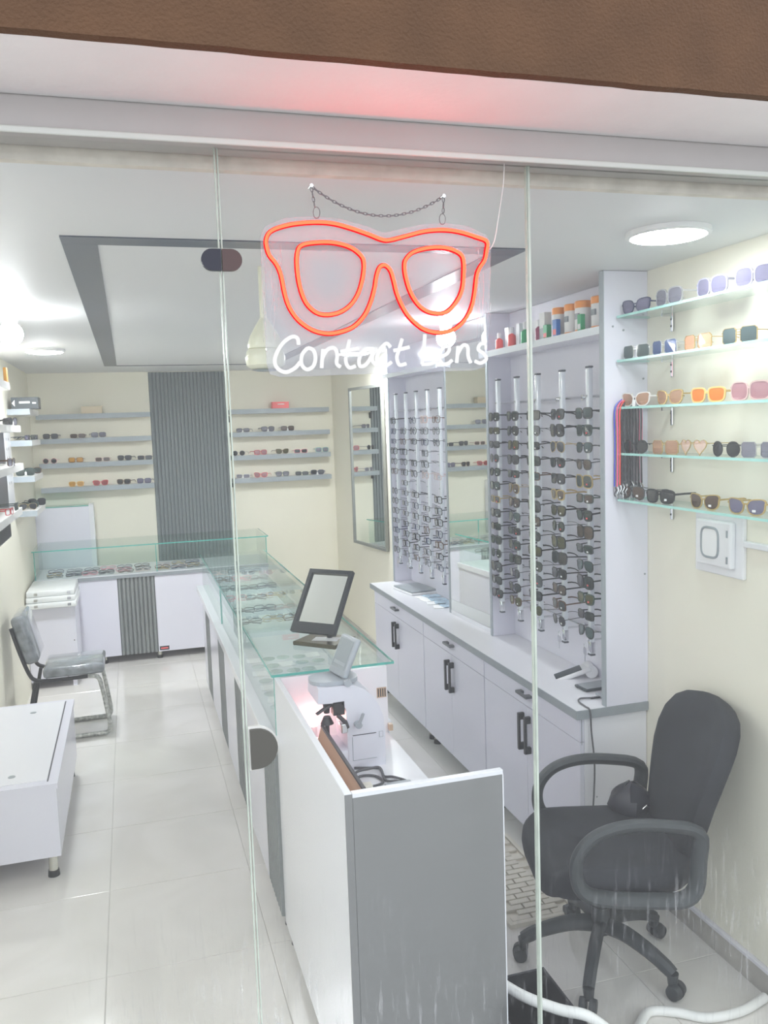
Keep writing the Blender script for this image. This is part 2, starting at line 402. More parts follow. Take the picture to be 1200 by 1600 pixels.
# shop front: outside soffit, brown wall above, aluminium head
box('trim_1', 'soffit', None, -3.0, 4.5, 1.545, 1.93, 2.60, 2.66)
tag(bpy.data.objects['trim_1'], 'white soffit over the shop front', None, None, 'structure')
bm_ = MB()
rng = random.Random(4); xs = [-3.0 + 7.5*i/150 for i in range(151)]
low = [2.60 + rng.uniform(-.0009, .0009) for _ in xs]
vs = []; fs = []
for x, z in zip(xs, low): vs += [(x, 1.52, z), (x, 1.52, 3.5), (x, 1.545, 3.5), (x, 1.545, z)]
for i in range(150):
    a, b = i*4, i*4+4
    fs += [(a, b, b+1, a+1), (a+1, b+1, b+2, a+2), (a+2, b+2, b+3, a+3), (a+3, b+3, b, a)]
bm_.add(vs, fs)
tag(bm_.build('trim_2', 'brown'), 'brown rendered wall above the shop front', None, None, 'structure')
t3 = struct('trim_3', 'grey aluminium head rail above the glass')
box('rail', 'alu', t3, -2.0, 3.2, 1.80, 1.90, 2.536, 2.60, r=0.004)
box('lip', 'alu_lip', t3, -2.0, 3.2, 1.793, 1.80, 2.528, 2.541, r=0.003)
o = MB().box(-12, 14, -14, 1.78, -0.30, -0.14).build('pavement', 'pavement'); tag(o, 'grey pavement outside the shop', None, None, 'structure')
o = MB().box(-2, 3.2, 1.78, 1.90, -0.30, -0.001).build('trim_4', 'skirt'); tag(o, 'grey stone sill below the glass', None, None, 'structure')

def pane(name, label, x0, x1, edges, cat=None):
    p = struct(name, label)
    box('glass', 'pane', p, x0, x1, YF-0.005, YF+0.005, 0.0, 2.536)
    for e, t in edges:
        box('glass_edge', 'pane_edge', p, e-t, e+t, YF-0.0056, YF+0.0056, 0.0, 2.536)
    return p
pane('window_1', 'fixed glass pane left of the glass door', -1.6, 0.2065, [(0.2065, .0014)])
pane('window_2', 'dusty fixed glass pane in front of the office chair', 0.9175, 1.950, [(0.9175, .0030)])
dr = pane('door_1', 'frameless glass door below the neon sign', 0.2125, 0.9125, [(0.2125, .0014), (0.9125, .0008)])
# patch fittings
def half_round(x0, w_, z0, z1, flip=1, n=14):
    pts = []; cz = (z0+z1)/2; h = (z1-z0)/2
    rr = min(h, w_)
    pts = [(x0, z0), (x0, z1)]
    for k in range(n+1):
        t = math.pi/2 - math.pi*k/n; pts.append((x0 + flip*(w_-rr + rr*math.cos(t))*1.0, cz + h*math.sin(t)))
    return pts
def plate(name, material, parent, pts, y0, y1):
    return MB().prism(pts, lambda x, z: (x, y0, z), lambda x, z: (x, y1, z)).build(name, material, parent)
lk = thing('door_lock', 'dark half-round lock plate on the glass door edge', 'lock', (0.245, YF-0.02, 1.21))
plate('plate', 'patch', lk, half_round(0.217, 0.060, 1.211, 1.301), YF-0.022, YF-0.008)
plate('rim', 'patch_rim', lk, half_round(0.214, 0.066, 1.207, 1.306), YF-0.0135, YF-0.0062)
pf = thing('glass_connector', 'dark oval connector joining the two glass panes near ceiling', 'fitting', (0.209, YF-0.02, 2.29))
plate('half_plate', 'patch2', pf, half_round(0.2085, 0.041, 2.287, 2.331, -1), YF-0.018, YF-0.0062)
plate('half_plate', 'patch3', pf, half_round(0.2105, 0.041, 2.287, 2.331, 1), YF-0.018, YF-0.0062)

# skirting on the right wall
sk = struct('baseboard_right', 'grey tile skirting with pale top along the right wall')
y = 1.90; k = 0
while y < 8.2:
    y1 = min(y+0.595, 8.29)
    box('skirting_tile', 'skirt', sk, XR-0.012, XR, y, y1, 0, 0.082); y = y1+0.006
box('skirting_cap', 'skirt_top', sk, XR-0.018, XR, 1.90, 2.925, 0.083, 0.098, r=0.003)

# ------------------------------------------------------------------ back wall: ribbed panel, shelves
def ribs(parent, material, axis, a0, a1, n, face, depth, z0, z1, sign=-1):
    """ribbed panel: n slats side by side; axis 'x' (faces -y) or 'y' (faces -x)"""
    w_ = (a1-a0)/n
    prof = [(0, 0), (0.08*w_, -depth*.2), (0.2*w_, -depth), (0.72*w_, -depth), (0.84*w_, -depth*.2), (w_*.999, 0)]
    mb = MB()
    if axis == 'x': mb.prism(prof, lambda u, d: (u, d, 0), lambda u, d: (u, d, z1-z0))
    else: mb.prism(prof, lambda u, d: (d, u, 0), lambda u, d: (d, u, z1-z0))
    me = mb.mesh('slat', material)
    base = root_loc(parent)
    for i in range(n):
        o = link('slat', me, parent)
        p = (a0+i*w_, face, z0) if axis == 'x' else (face, a0+i*w_, z0)
        o.location = Vector(p) - base
wp = thing('ribbed_wall_panel', 'tall grey ribbed panel on the back wall between the shelves', 'wall panel', (0.57, YB-0.02, 0.9))
ribs(wp, 'slat', 'x', 0.215, 0.925, 21, YB-0.001, 0.012, 0.55, 2.505)
for zz in (2.02, 1.40):
    box('hinge', 'black', wp, 0.927, 0.942, YB-0.03, YB-0.002, zz, zz+.06)

ordn = ['first', 'second', 'third', 'fourth', 'fifth', 'sixth', 'seventh', 'eighth', 'ninth', 'tenth', 'eleventh', 'twelfth', 'thirteenth', 'fourteenth', 'fifteenth']
SH_Z = [2.138, 1.922, 1.703, 1.486]
for side, x0, x1 in (('left', -0.765, 0.21), ('right', 0.935, 1.885)):
    for k, z in enumerate(SH_Z):
        s_ = thing('wall_shelf', 'grey wall shelf, %s from top, %s of the ribbed panel' % (['top one' if 0 else 'first', 'second', 'third', 'fourth'][k], side), 'shelf', ((x0+x1)/2, YB-.08, z-.045), 0, 'grey shelves on the back wall')
        box('board', 'shelf_side', s_, x0, x1, YB-0.148, YB, z-0.044, z)
        box('front_edge', 'shelf_grey', s_, x0-.001, x1+.001, YB-0.151, YB-0.148, z-0.044, z)
        box('end_edge', 'shelf_grey', s_, x0-.002, x0, YB-0.148, YB, z-0.044, z)

# ------------------------------------------------------------------ eyewear
def superell(a, b, n, N=20):
    out = []
    for i in range(N):
        t = 2*math.pi*i/N + math.pi/N; c, s = math.cos(t), math.sin(t)
        out.append((a*math.copysign(abs(c)**(2/n), c), b*math.copysign(abs(s)**(2/n), s)))
    return out
def outline(st):
    """right-hand lens outline (outer side = +x) centred on 0"""
    if st == 'square': p = superell(.027, .0205, 4)
    elif st == 'trapeze': p = [(x*(1+.10*z/.02), z) for x, z in superell(.0265, .0205, 3.4)]
    elif st == 'rect': p = superell(.027, .0165, 4.5)
    elif st == 'round': p = superell(.0235, .0225, 2)
    elif st == 'big': p = superell(.030, .0255, 3.2)
    elif st == 'cat': p = [(x*(1+.10*z/.02)+(.003 if z > .008 else 0), z + (.005*(x/.027) if (z > 0 and x > 0) else 0)) for x, z in superell(.027, .0215, 2.6)]
    elif st == 'teardrop': p = [(x*(1+.14*z/.02)+.002*(-z/.02), z - (.004 if z < 0 and x > 0 else 0)) for x, z in superell(.028, .022, 2.5)]
    elif st == 'hex': p = [(x, z) for x, z in superell(.027, .0235, 5, 8)]
    elif st == 'heart':
        p = []
        for i in range(20):
            t = 2*math.pi*i/20; p.append((.027*math.sin(t)**3, .0017*(13*math.cos(t)-5*math.cos(2*t)-2*math.cos(3*t)-math.cos(4*t))))
    elif st == 'club': p = [(x*(1+.08*z/.02), z) for x, z in superell(.026, .0205, 2.6)]
    return p
THICK = {'square': .0034, 'trapeze': .0040, 'rect': .0032, 'round': .0013, 'big': .0034, 'cat': .0030, 'teardrop': .0012, 'hex': .0011, 'heart': .0009, 'club': .0022}
EW = {}
STYLE = {'square': 'square', 'trapeze': 'trapezoid', 'rect': 'rectangular', 'round': 'round', 'big': 'oversized', 'cat': 'cat-eye', 'teardrop': 'teardrop', 'hex': 'hexagonal', 'heart': 'heart-shaped', 'club': 'browline'}
LCX = .0345
def wrap(x): return 1.6*x*x
def eyemesh(st, folded, thin=False):
    key = (st, folded, thin)
    if key in EW: return EW[key]
    ol = outline(st); th = THICK[st]*(.45 if thin else 1); b = max(z for _, z in ol); zb = min(z for _, z in ol)
    zc = -zb + th
    fr = MB(); n = len(ol)
    for sg in (1, -1):
        vs = []
        for x, z in ol:
            d = math.hypot(x, z); ux, uz = x/d, z/d
            for rr, yy in ((-.3*th, -.0018), (th, -.0018), (th, .0018), (-.3*th, .0018)):
                X = sg*(LCX + x + ux*rr); vs.append((X, yy + wrap(X), zc + z + uz*rr))
        fs = []
        for i in range(n):
            j = (i+1) % n
            for q in range(4): fs.append((i*4+q, i*4+(q+1) % 4, j*4+(q+1) % 4, j*4+q))
        fr.add(vs, fs)
    xin = LCX + min(x for x, _ in ol); bz = zc + b*.38; bt = max(th*.8, .0011)
    fr.box(-xin-.001, xin+.001, -.0017, .0017, bz-bt, bz+bt)
    if st in ('teardrop', 'hex') or (thin and st == 'round'): fr.box(-xin-.004, xin+.004, -.001, .001, zc+b*.72, zc+b*.72+.0014)
    xo = LCX + max(x for x, _ in ol); hz = zc + b*.45; hh = max(th*.9, .0014)
    for sg in (1, -1): fr.box(min(sg*(xo-.001), sg*(xo+.0042)), max(sg*(xo-.001), sg*(xo+.0042)), wrap(xo)-.002, wrap(xo)+.004, hz-hh, hz+hh)
    ln = MB()
    for sg in (1,):
        ln.prism([(x*.97, z*.97) for x, z in ol], lambda x, z: (x, -.0010+wrap(LCX+x)-wrap(LCX), z), lambda x, z: (x, .0008+wrap(LCX+x)-wrap(LCX), z))
    te = MB(); tw, tz = max(.0011, th*.42), max(.0013, th*.85)
    y0 = wrap(xo)+.003
    if not folded: path = [(0, 0, 0), (0, .045, 0), (.0, .090, -.001), (-.002, .110, -.006), (-.004, .133, -.021)]
    else: path = [(0, 0, 0), (-.02, .004, 0), (-.085, .006, -.001), (-.105, .0065, -.006), (-.124, .007, -.020)]
    vs = []
    for i, (px, py, pz) in enumerate(path):
        t = tz*(1.0 if i < 3 else .9)
        if not folded: vs += [(px-tw, py, pz-t), (px+tw, py, pz-t), (px+tw, py, pz+t), (px-tw, py, pz+t)]
        else: vs += [(px, py-tw, pz-t), (px, py+tw, pz-t), (px, py+tw, pz+t), (px, py-tw, pz+t)]
    fs = [(0, 1, 2, 3), (19, 18, 17, 16)]
    for i in range(4):
        for q in range(4): fs.append((i*4+q, i*4+4+q, i*4+4+(q+1) % 4, i*4+(q+1) % 4))
    te.add(vs, fs)
    r = dict(front=fr, lens=ln, temple=te, zc=zc, hx=xo+.0028, hy=y0, hz=hz, top=zc+b+th, low=0)
    EW[key] = r; return r
EM = {}
def emesh(st, folded, thin, part, material):
    key = (st, folded, thin, part, material)
    if key not in EM: EM[key] = eyemesh(st, folded, thin)[part].mesh(part, material)
    return EM[key]
LENS = {'grey': ((.10, .105, .115), .80), 'dark': ((.025, .028, .033), .90), 'green': ((.050, .068, .062), .82), 'olive': ((.11, .105, .04), .75), 'brown': ((.135, .095, .075), .72), 'smoke': ((.30, .30, .36), .5),
        'lilac': ((.27, .26, .36), .55), 'blue': ((.10, .16, .33), .65), 'peach': ((.80, .46, .34), .45), 'orange': ((.85, .30, .06), .55), 'pink': ((.50, .31, .35), .55), 'rose': ((.85, .55, .52), .35), 'amber': ((.60, .36, .06), .5), 'red': ((.35, .06, .06), .7), 'tan': ((.52, .36, .26), .5), 'teal': ((.09, .13, .135), .75)}
def lensmat(name, col, op):
    mt, nt, out = nt_new('lens_' + name)
    N, L = nt.nodes, nt.links
    b = N.new('ShaderNodeBsdfPrincipled'); b.inputs['Base Color'].default_value = (*col, 1); b.inputs['Roughness'].default_value = .06; b.inputs['Coat Weight'].default_value = .5
    tr = N.new('ShaderNodeBsdfTransparent'); tr.inputs[0].default_value = (*[min(1, c*1.6+.12) for c in col], 1)
    tc = N.new('ShaderNodeTexCoord'); sp = N.new('ShaderNodeSeparateXYZ'); L.new(tc.outputs['Generated'], sp.inputs[0])
    rg = N.new('ShaderNodeMapRange'); rg.inputs[1].default_value = 0; rg.inputs[2].default_value = 1; rg.inputs[3].default_value = op*.72; rg.inputs[4].default_value = min(1, op*1.12); L.new(sp.outputs['Z'], rg.inputs[0])
    mx = N.new('ShaderNodeMixShader'); L.new(rg.outputs[0], mx.inputs[0]); L.new(tr.outputs[0], mx.inputs[1]); L.new(b.outputs[0], mx.inputs[2]); L.new(mx.outputs[0], out.inputs[0])
    return mt
for k, (c, op) in LENS.items(): M['lens_'+k] = lensmat(k, c, op)
M['lens_clear'] = glassy('lens_clear', (.95, .96, .97), 1.0)
FR = {'black': (.014, .015, .017), 'tortoise': (.10, .045, .02), 'gold': (.60, .45, .20), 'silver': (.55, .56, .58), 'red': (.55, .04, .05), 'clear': (.70, .68, .66), 'navy': (.03, .04, .10), 'blush': (.62, .45, .42), 'gunmetal': (.10, .105, .115), 'pink': (.75, .25, .32), 'yellow': (.72, .50, .18), 'mint': (.2, .45, .42), 'darkgreen': (.03, .06, .05), 'lilac': (.35, .34, .45)}
for k, c in FR.items(): M['fr_'+k] = mat('frame_'+k, c, .28, metal=.8 if k in ('gold', 'silver', 'gunmetal') else 0, var=.06, scale=60)

def eyewear(st, fr, ln, loc, rz, label, group, folded=False, thin=False, tilt=0.0, lay=False, tagged=None, sticker=None, cat=None, scale=1.0, detail=True):
    e = eyemesh(st, folded, thin)
    name = 'eyeglasses' if ln == 'clear' else 'sunglasses'
    root = link(name, None); root.location = loc; root.empty_display_size = .02
    rot = Matrix.Rotation(rz, 4, 'Z') @ Matrix.Rotation(tilt, 4, 'X')
    root.rotation_euler = rot.to_euler()
    root.scale = (scale,)*3
    tag(root, label, name, group)
    link('front_frame', emesh(st, folded, thin, 'front', 'fr_'+fr), root)
    lm = emesh(st, folded, thin, 'lens', 'lens_'+ln)
    for sg in (1, -1):
        l = link('lens', lm, root); l.location = (sg*LCX, wrap(LCX), e['zc']); l.scale = (sg, 1, 1)
        if sticker and sg == 1:
            s_ = link('sticker', STICK[sticker], l); s_.location = (-.006, -.0016, -.011)
    tm = emesh(st, folded, thin, 'temple', 'fr_'+fr)
    for sg in (1, -1):
        t = link('temple', tm, root); t.location = (sg*e['hx'], e['hy']+(.006 if folded and sg < 0 else 0), e['hz']); t.scale = (sg, 1, 1)
    if tagged:
        g = link('price_tag', TAG_ME, root); g.location = (.0, -.004, e['hz']-.001)
    return root
STICK = {k: MB().box(-.006, .006, -.0004, .0004, -.0035, .0035).mesh('sticker', c) for k, c in (('w', 'paper'), ('r', 'coral'))}
_t = MB(); _t.box(-.007, .007, -.0005, .0005, -.034, -.010); _t.box(-.0006, .0006, -.0004, .0004, -.010, .0)
TAG_ME = _t.mesh('price_tag', 'paper')

# back wall glasses (shelf index, x, style, frame, lens)
BW = [('left', 1, -.66, 'square', 'black', 'grey'), ('left', 1, -.43, 'rect', 'tortoise', 'brown'), ('left', 1, -.25, 'square', 'gunmetal', 'smoke'),
      ('left', 2, -.68, 'round', 'pink', 'dark'), ('left', 2, -.46, 'square', 'tortoise', 'amber'), ('left', 2, -.23, 'rect', 'blush', 'brown'), ('left', 2, -.04, 'trapeze', 'gunmetal', 'grey'), ('left', 2, .14, 'rect', 'black', 'grey'),
      ('left', 3, -.47, 'trapeze', 'yellow', 'amber'), ('left', 3, -.26, 'cat', 'red', 'red'), ('left', 3, -.06, 'trapeze', 'tortoise', 'dark'), ('left', 3, .12, 'square', 'navy', 'lilac'),
      ('right', 1, 1.05, 'rect', 'gunmetal', 'smoke'), ('right', 1, 1.29, 'trapeze', 'black', 'smoke'), ('right', 1, 1.48, 'square', 'black', 'brown'),
      ('right', 2, 1.00, 'round', 'navy', 'dark'), ('right', 2, 1.21, 'square', 'red', 'pink'), ('right', 2, 1.42, 'cat', 'tortoise', 'olive'), ('right', 2, 1.60, 'rect', 'pink', 'dark'), ('right', 2, 1.81, 'square', 'mint', 'smoke'),
      ('right', 3, 1.03, 'rect', 'silver', 'smoke'), ('right', 3, 1.20, 'cat', 'red', 'pink'), ('right', 3, 1.41, 'trapeze', 'darkgreen', 'smoke'), ('right', 3, 1.60, 'rect', 'darkgreen', 'grey'), ('right', 3, 1.755, 'trapeze', 'navy', 'dark')]
seen = {}
for side, k, x, st, fr, ln in BW:
    seen[(side, k)] = seen.get((side, k), 0) + 1
    rz = random.uniform(-.45, .25)
    eyewear(st, fr, ln, (x, YB-.112, SH_Z[k]), rz, '%s framed sunglasses, %s from left on the %s shelf %s of ribbed panel' % (fr, ordn[seen[(side, k)]-1], ordn[k], side), 'sunglasses on the back wall shelves', tagged=(k == 1 and side == 'right') or (x in (1.03, 1.755)))
def carton(name, label, cat, x0, x1, y0, y1, z0, z1, material, marks=(), group=None):
    t = thing(name, label, cat, ((x0+x1)/2, (y0+y1)/2, z0), 0, group)
    MB().rbox(x0, x1, y0, y1, z0, z1, r=.0015, seg=1).build('carton', material, t)
    for mk, a in marks: MB().box(*a).build('print', mk, t)
    return t
carton('cardboard_box', 'small tan cardboard box on the top left back shelf', 'box', -.385, -.205, YB-.13, YB-.04, SH_Z[0], SH_Z[0]+.065, 'tanbox')
carton('red_box', 'small red box on the top right back shelf', 'box', 1.34, 1.50, YB-.13, YB-.05, SH_Z[0], SH_Z[0]+.062, 'coral', [('paper', (1.39, 1.455, YB-.1312, YB-.1298, SH_Z[0]+.036, SH_Z[0]+.043))])

# ------------------------------------------------------------------ left wall shelves
LS = [(2.275, 5.0, 5.55), (2.025, 4.8, 5.93), (1.785, 4.8, 5.93), (1.52, 4.7, 5.70)]
for k, (z, y0, y1) in enumerate(LS):
    s_ = thing('wall_shelf', 'pale left wall shelf near the low table, %s from top' % ordn[k], 'shelf', (XL+.08, (y0+y1)/2, z-.04), 0, 'shelves on the left wall')
    box('board', 'shelf_side', s_, XL, -.655, y0, y1, z-.042, z)
    box('front_edge', 'shelf_side', s_, -.655, -.652, y0, y1, z-.042, z)
FS = [2.155, 1.925, 1.66, 1.405]
for k, z in enumerate(FS):
    s_ = thing('wall_shelf', 'short grey left wall shelf near the back corner, %s from top' % ordn[k], 'shelf', (XL+.08, 7.1, z-.04), 0, 'shelves on the left wall')
    box('board', 'shelf_side', s_, XL, -.675, 6.78, 7.42, z-.042, z)
    box('end_edge', 'shelf_grey', s_, XL, -.675, 6.777, 6.78, z-.042, z)
db = thing('display_board', 'black and white display board on the left wall behind the shelves', 'display board', (XL+.01, 6.4, 1.4))
box('black_panel', 'ink', db, XL, XL+.012, 5.94, 6.42, 1.45, 2.0)
box('white_panel', 'white_lam', db, XL, XL+.012, 6.42, 6.76, 1.45, 2.0)
for zz in (1.93, 1.86, 1.80, 1.72, 1.62):
    for yy in (6.52, 6.62): box('peg_hole', 'ink', db, XL+.0115, XL+.0128, yy, yy+.012, zz, zz+.018)
vp = thing('ribbed_valance', 'grey ribbed board under the lowest left wall shelf', 'wall panel', (-.66, 5.0, 1.40))
ribs(vp, 'slat_lt', 'y', 4.75, 5.21, 12, -.664, .008, 1.395, 1.477)
box('back_board', 'slat_lt', vp, XL, -.664, 4.75, 5.21, 1.40, 1.477)
carton('sunglasses_box', 'long charcoal box with white triangle mark on the left wall shelf', 'box', -.80, -.615, 6.80, 6.99, FS[0], FS[0]+.085, 'charcoal',
       [('paper', (-.745, -.672, 6.7985, 6.80, FS[0]+.040, FS[0]+.055)), ('paper', (-.655, -.63, 6.7985, 6.80, FS[0]+.036, FS[0]+.048))])
MB().prism([(-.795, FS[0]+.042), (-.775, FS[0]+.066), (-.775, FS[0]+.018)], lambda x, z: (x, 6.7985, z), lambda x, z: (x, 6.80, z)).build('print', 'paper', bpy.data.objects['sunglasses_box'])
#carton('white_box', 'plain white box on the upper left wall shelf', 'box', XL+.005, -.74, 6.65+.14, 6.78+.12, FS[0]+.0, FS[0]+.0+.0001+.16, 'white_lam') if False else None
carton('dark_box', 'charcoal box with white mark on the topmost left shelf', 'box', -.80, -.70, 5.32, 5.50, LS[0][0], LS[0][0]+.055, 'charcoal', [('paper', (-.76, -.735, 5.3185, 5.32, LS[0][0]+.015, LS[0][0]+.035))])
carton('blue_grey_box', 'blue grey box stacked on the charcoal box on topmost left shelf', 'box', -.80, -.70, 5.33, 5.49, LS[0][0]+.0555, LS[0][0]+.105, 'greyblue')
carton('orange_box', 'small orange box at the end of the topmost left shelf', 'box', -.672, -.635-.02, 5.46, 5.53, LS[0][0], LS[0][0]+.085, 'amber')
LW = [(-.70, 5.40, LS[1][0], 'rect', 'black', 'grey', 'near the black board, second shelf, nearer pair'), (-.71, 5.66, LS[1][0], 'square', 'black', 'smoke', 'near the black board, second shelf, farther pair'),
      (-.70, 5.42, LS[2][0], 'square', 'tortoise', 'smoke', 'alone on the third left shelf'),
      (-.70, 5.18, LS[3][0], 'rect', 'red', 'clear', 'on the lowest near left shelf'), (-.70, 5.50, LS[3][0], 'square', 'darkgreen', 'grey', 'on the lowest near left shelf'),
      (-.76, 6.93, FS[1], 'rect', 'gunmetal', 'lilac', 'nearest on the second corner shelf'), (-.74, 7.13, FS[1], 'rect', 'darkgreen', 'grey', 'middle of the second corner shelf'), (-.74, 7.32, FS[1], 'rect', 'navy', 'grey', 'farthest on the second corner shelf'),
      (-.74, 6.92, FS[2], 'big', 'darkgreen', 'green', 'nearer on the third corner shelf'), (-.72, 7.25, FS[2], 'trapeze', 'tortoise', 'green', 'farther on the third corner shelf'),
      (-.735, 6.87, FS[3], 'teardrop', 'gold', 'dark', 'in front on the lowest corner shelf'), (-.74, 7.07, FS[3], 'trapeze', 'darkgreen', 'green', 'middle of the lowest corner shelf'), (-.71, 7.27, FS[3], 'big', 'black', 'dark', 'at the back of the lowest corner shelf')]
for x, y, z, st, fr, ln, wh in LW:
    rz = R(80) + random.uniform(-.2, .2) if z in [l[0] for l in LS] or z == FS[1] else R(20)
    eyewear(st, fr, ln, (x+(.045 if rz > 1 else -.01), y, z), rz, '%s framed %s %s' % (fr, 'eyeglasses' if ln == 'clear' else 'sunglasses', wh), 'eyewear on the left wall shelves', tagged=(ln == 'green' or ln == 'smoke'))
bc = thing('tall_cabinet', 'tall lilac white cabinet standing behind the back counter', 'cabinet', (-.59, 8.2, 0))
box('body', 'lilac', bc, XL+.001, -.375, 8.12, 8.297, 0, 1.31)
box('side_panel', 'white_lam', bc, -.375, -.335, 8.11, 8.297, 0, 1.325)
box('glass_top', 'glass_edge', bc, XL+.001, -.376, 8.115, 8.297, 1.311, 1.317)

# ------------------------------------------------------------------ back counter
def foot(parent, x, y, h=.085, r=.022, silver=True):
    f = MB().cyl((x, y, .025), (x, y, h), r*.8, n=14).build('leg', 'leg_silver' if silver else 'black', parent, True)
    MB().cyl((x, y, 0), (x, y, .028), r, r*.9, n=14).build('rubber_foot', 'black', f, True)
YC = 7.50
ct = thing('back_counter', 'lilac white back counter with grey ribbed panel and glass showcase', 'counter', (.16, 7.75, 0))
box('front_panel', 'lilac', ct, XL+.005, -.161, YC, YC+.02, .065, .730)
box('front_panel', 'lilac', ct, .147, 1.125, YC, YC+.02, .065, .730)
box('ribbed_backing', 'slat_lt', ct, -.161, .147, YC+.012, YC+.02, .065, .730)
ribs(ct, 'slat_lt', 'x', -.160, .146, 9, YC+.012, .016, .065, .730)
box('carcass', 'lilac', ct, XL+.005, 1.125, YC+.02, 8.10, .085, .730)
box('ledge', 'grey_edge', ct, XL+.003, 1.13, YC-.012, 8.105, .731, .757)
box('tray_board', 'white_lam', ct, XL+.02, 1.12, YC+.006, 8.095, .757, .764)
for x in (-.75, -.30, .155, .62, 1.07): foot(ct, x, YC+.05, .085, .026)
box('maker_label', 'ink', ct, .155, .235, YC-.0015, YC, .075, .11)
box('label_print', 'coral', ct, .165, .225, YC-.0025, YC-.0015, .086, .099)
def glass_part(parent, name, *a, edge='z', em='glass_edge'):
    return box(name, 'case_glass', parent, *a)
box('glass_pane', 'case_glass', ct, -.80, .170, YC+.002, YC+.008, .764, 1.000)
box('glass_pane', 'case_glass', ct, .174, 1.12, YC+.002, YC+.008, .764, 1.000)
box('glass_pane', 'case_glass', ct, -.80, 1.12, 8.085, 8.091, .764, 1.000)
box('glass_end', 'case_glass', ct, 1.114, 1.12, YC+.009, 8.084, .764, 1.000)
box('glass_end', 'case_glass', ct, -.80, -.794, YC+.009, 8.084, .764, 1.000)
tp = box('glass_top', 'case_glass', ct, -.815, 1.135, YC-.012, 8.10, 1.001, 1.009)
box('green_edge', 'glass_edge', tp, -.815, 1.135, YC-.0145, YC-.012, 1.0005, 1.0095)
box('green_edge', 'glass_edge', tp, 1.135, 1.137, YC-.012, 8.10, 1.0005, 1.0095)
for x in (-.80, .172, 1.118): box('green_edge', 'glass_edge', ct, x-.003, x+.003, YC, YC+.009, .765, 1.0)
# frames lying on the tray
kinds = [('rect', 'gunmetal'), ('square', 'gunmetal'), ('round', 'gold'), ('rect', 'black'), ('trapeze', 'tortoise'), ('square', 'navy'), ('cat', 'pink'), ('rect', 'blush')]
trayx = [-.66, -.515, -.375, -.24, -.095, .06, .225, .36, .495]
for row, y in enumerate((YC+.12, YC+.36)):
    for k, x in enumerate(trayx):
        for lay in range(2 if row == 0 else 1):
            st, fr = kinds[(k*3+row*5+lay*2) % len(kinds)]
            eyewear(st, fr, 'clear', (x+random.uniform(-.01, .01), y-.035+lay*.075, .768), random.uniform(-.12, .12), '%s framed eyeglasses in the back counter showcase, %s in the %s' % (fr, ordn[k], ('front row', 'middle row')[lay] if row == 0 else 'rear row'), 'eyeglasses in the back counter', folded=True, thin=True, tilt=R(-58), cat='eyeglasses')

# boxes beside the back counter
wb = thing('white_cupboard', 'small white cupboard in front of the back counter', 'cupboard', (-.64, 7.15, 0))
box('body', 'lilac', wb, XL+.003, -.475, 6.96, 7.48, .055, .640)
box('door_face', 'lilac', wb, XL+.012, -.485, 6.955, 6.96, .065, .63)
for x in (-.72, -.56): box('screw', 'ink', wb, x, x+.008, 6.953, 6.955, .075, .083)
box('screw', 'ink', wb, -.497, -.489, 6.953, 6.955, .36, .368)
for x, y in ((-.80, 6.99), (-.51, 6.99), (-.80, 7.44), (-.51, 7.44)): box('leg', 'lilac', wb, x-.015, x+.015, y-.015, y+.015, 0, .055)
for k in range(3):
    z = .640 + k*.045; tr = thing('white_tray_case', ['lowest', 'middle', 'topmost'][k] + ' white plastic tray case stacked on the small white cupboard', 'tray case', (-.63, 7.12, z), 0, 'white tray cases')
    MB().rbox(XL+.008+.004*k, -.455-.006*k, 6.90+.01*k, 7.42, z, z+.043, r=.008).build('shell', 'dirt_white', tr, True)
    for x in (-.76, -.52): box('catch', 'chrome', tr, x, x+.025, 6.896+.01*k, 6.900+.01*k, z+.012, z+.030)

# ------------------------------------------------------------------ guest chair
gc = thing('guest_chair', 'grey guest chair still wrapped in plastic film beside the low table', 'chair', (-.45, 5.89, 0))
MB().rbox(-.61, -.235, 5.70, 6.08, .415, .485, r=.024, seg=3).build('seat', 'vinyl', gc, True)
b = MB().rbox(-.045, .045, -.19, .19, -.16, .16, r=.03, seg=3); b.xf(Matrix.Translation((-.700, 5.89, .675)) @ Matrix.Rotation(R(-14), 4, 'Y')); b.build('backrest', 'vinyl', gc, True)
for yy in (5.715, 6.065):
    MB().tube(smoothpts([(-.775, yy, .76), (-.735, yy, .60), (-.690, yy, .46), (-.655, yy, .415), (-.58, yy, .402), (-.42, yy, .402), (-.34, yy, .404)]), .0125, 8).build('frame_tube', 'black', gc, True)
    MB().tube([(-.655, yy, .40), (-.70, yy, .20), (-.735, yy, .03)], .0125, 8).build('rear_leg', 'black', gc, True)
    MB().tube(smoothpts([(-.34, yy, .404), (-.285, yy, .395), (-.262, yy, .34), (-.235, yy, .16), (-.225, yy, .06), (-.245, yy, .02), (-.32, yy, .0145), (-.74, yy, .0145)]), .0145, 8).build('runner', 'wrapped', gc, True)

# ------------------------------------------------------------------ low table
lt = thing('low_table', 'low lilac white display table with two round holes in its top', 'table', (-.6, 4.5, 0))
box('body', 'lilac', lt, XL+.012, -.395, 3.885, 5.12, .105, .415)
box('table_top', 'lilac', lt, XL+.008, -.388, 3.88, 5.125, .415, .440)
box('inset_panel', 'white_lam', lt, XL+.05, -.436, 3.93, 5.09, .440, .4425)
box('groove', 'ink', lt, -.4345, -.4285, 3.915, 5.095, .440, .4408)
for px, py in ((-.59, 4.94), (-.59, 4.02)): MB().cyl((px, py, .4425), (px, py, .4440), .016, n=18).build('grommet', 'grey_edge', lt)
for x, y in ((-.435, 3.93), (-.435, 5.08), (-.78, 3.93), (-.78, 5.08)): foot(lt, x, y, .106, .026)

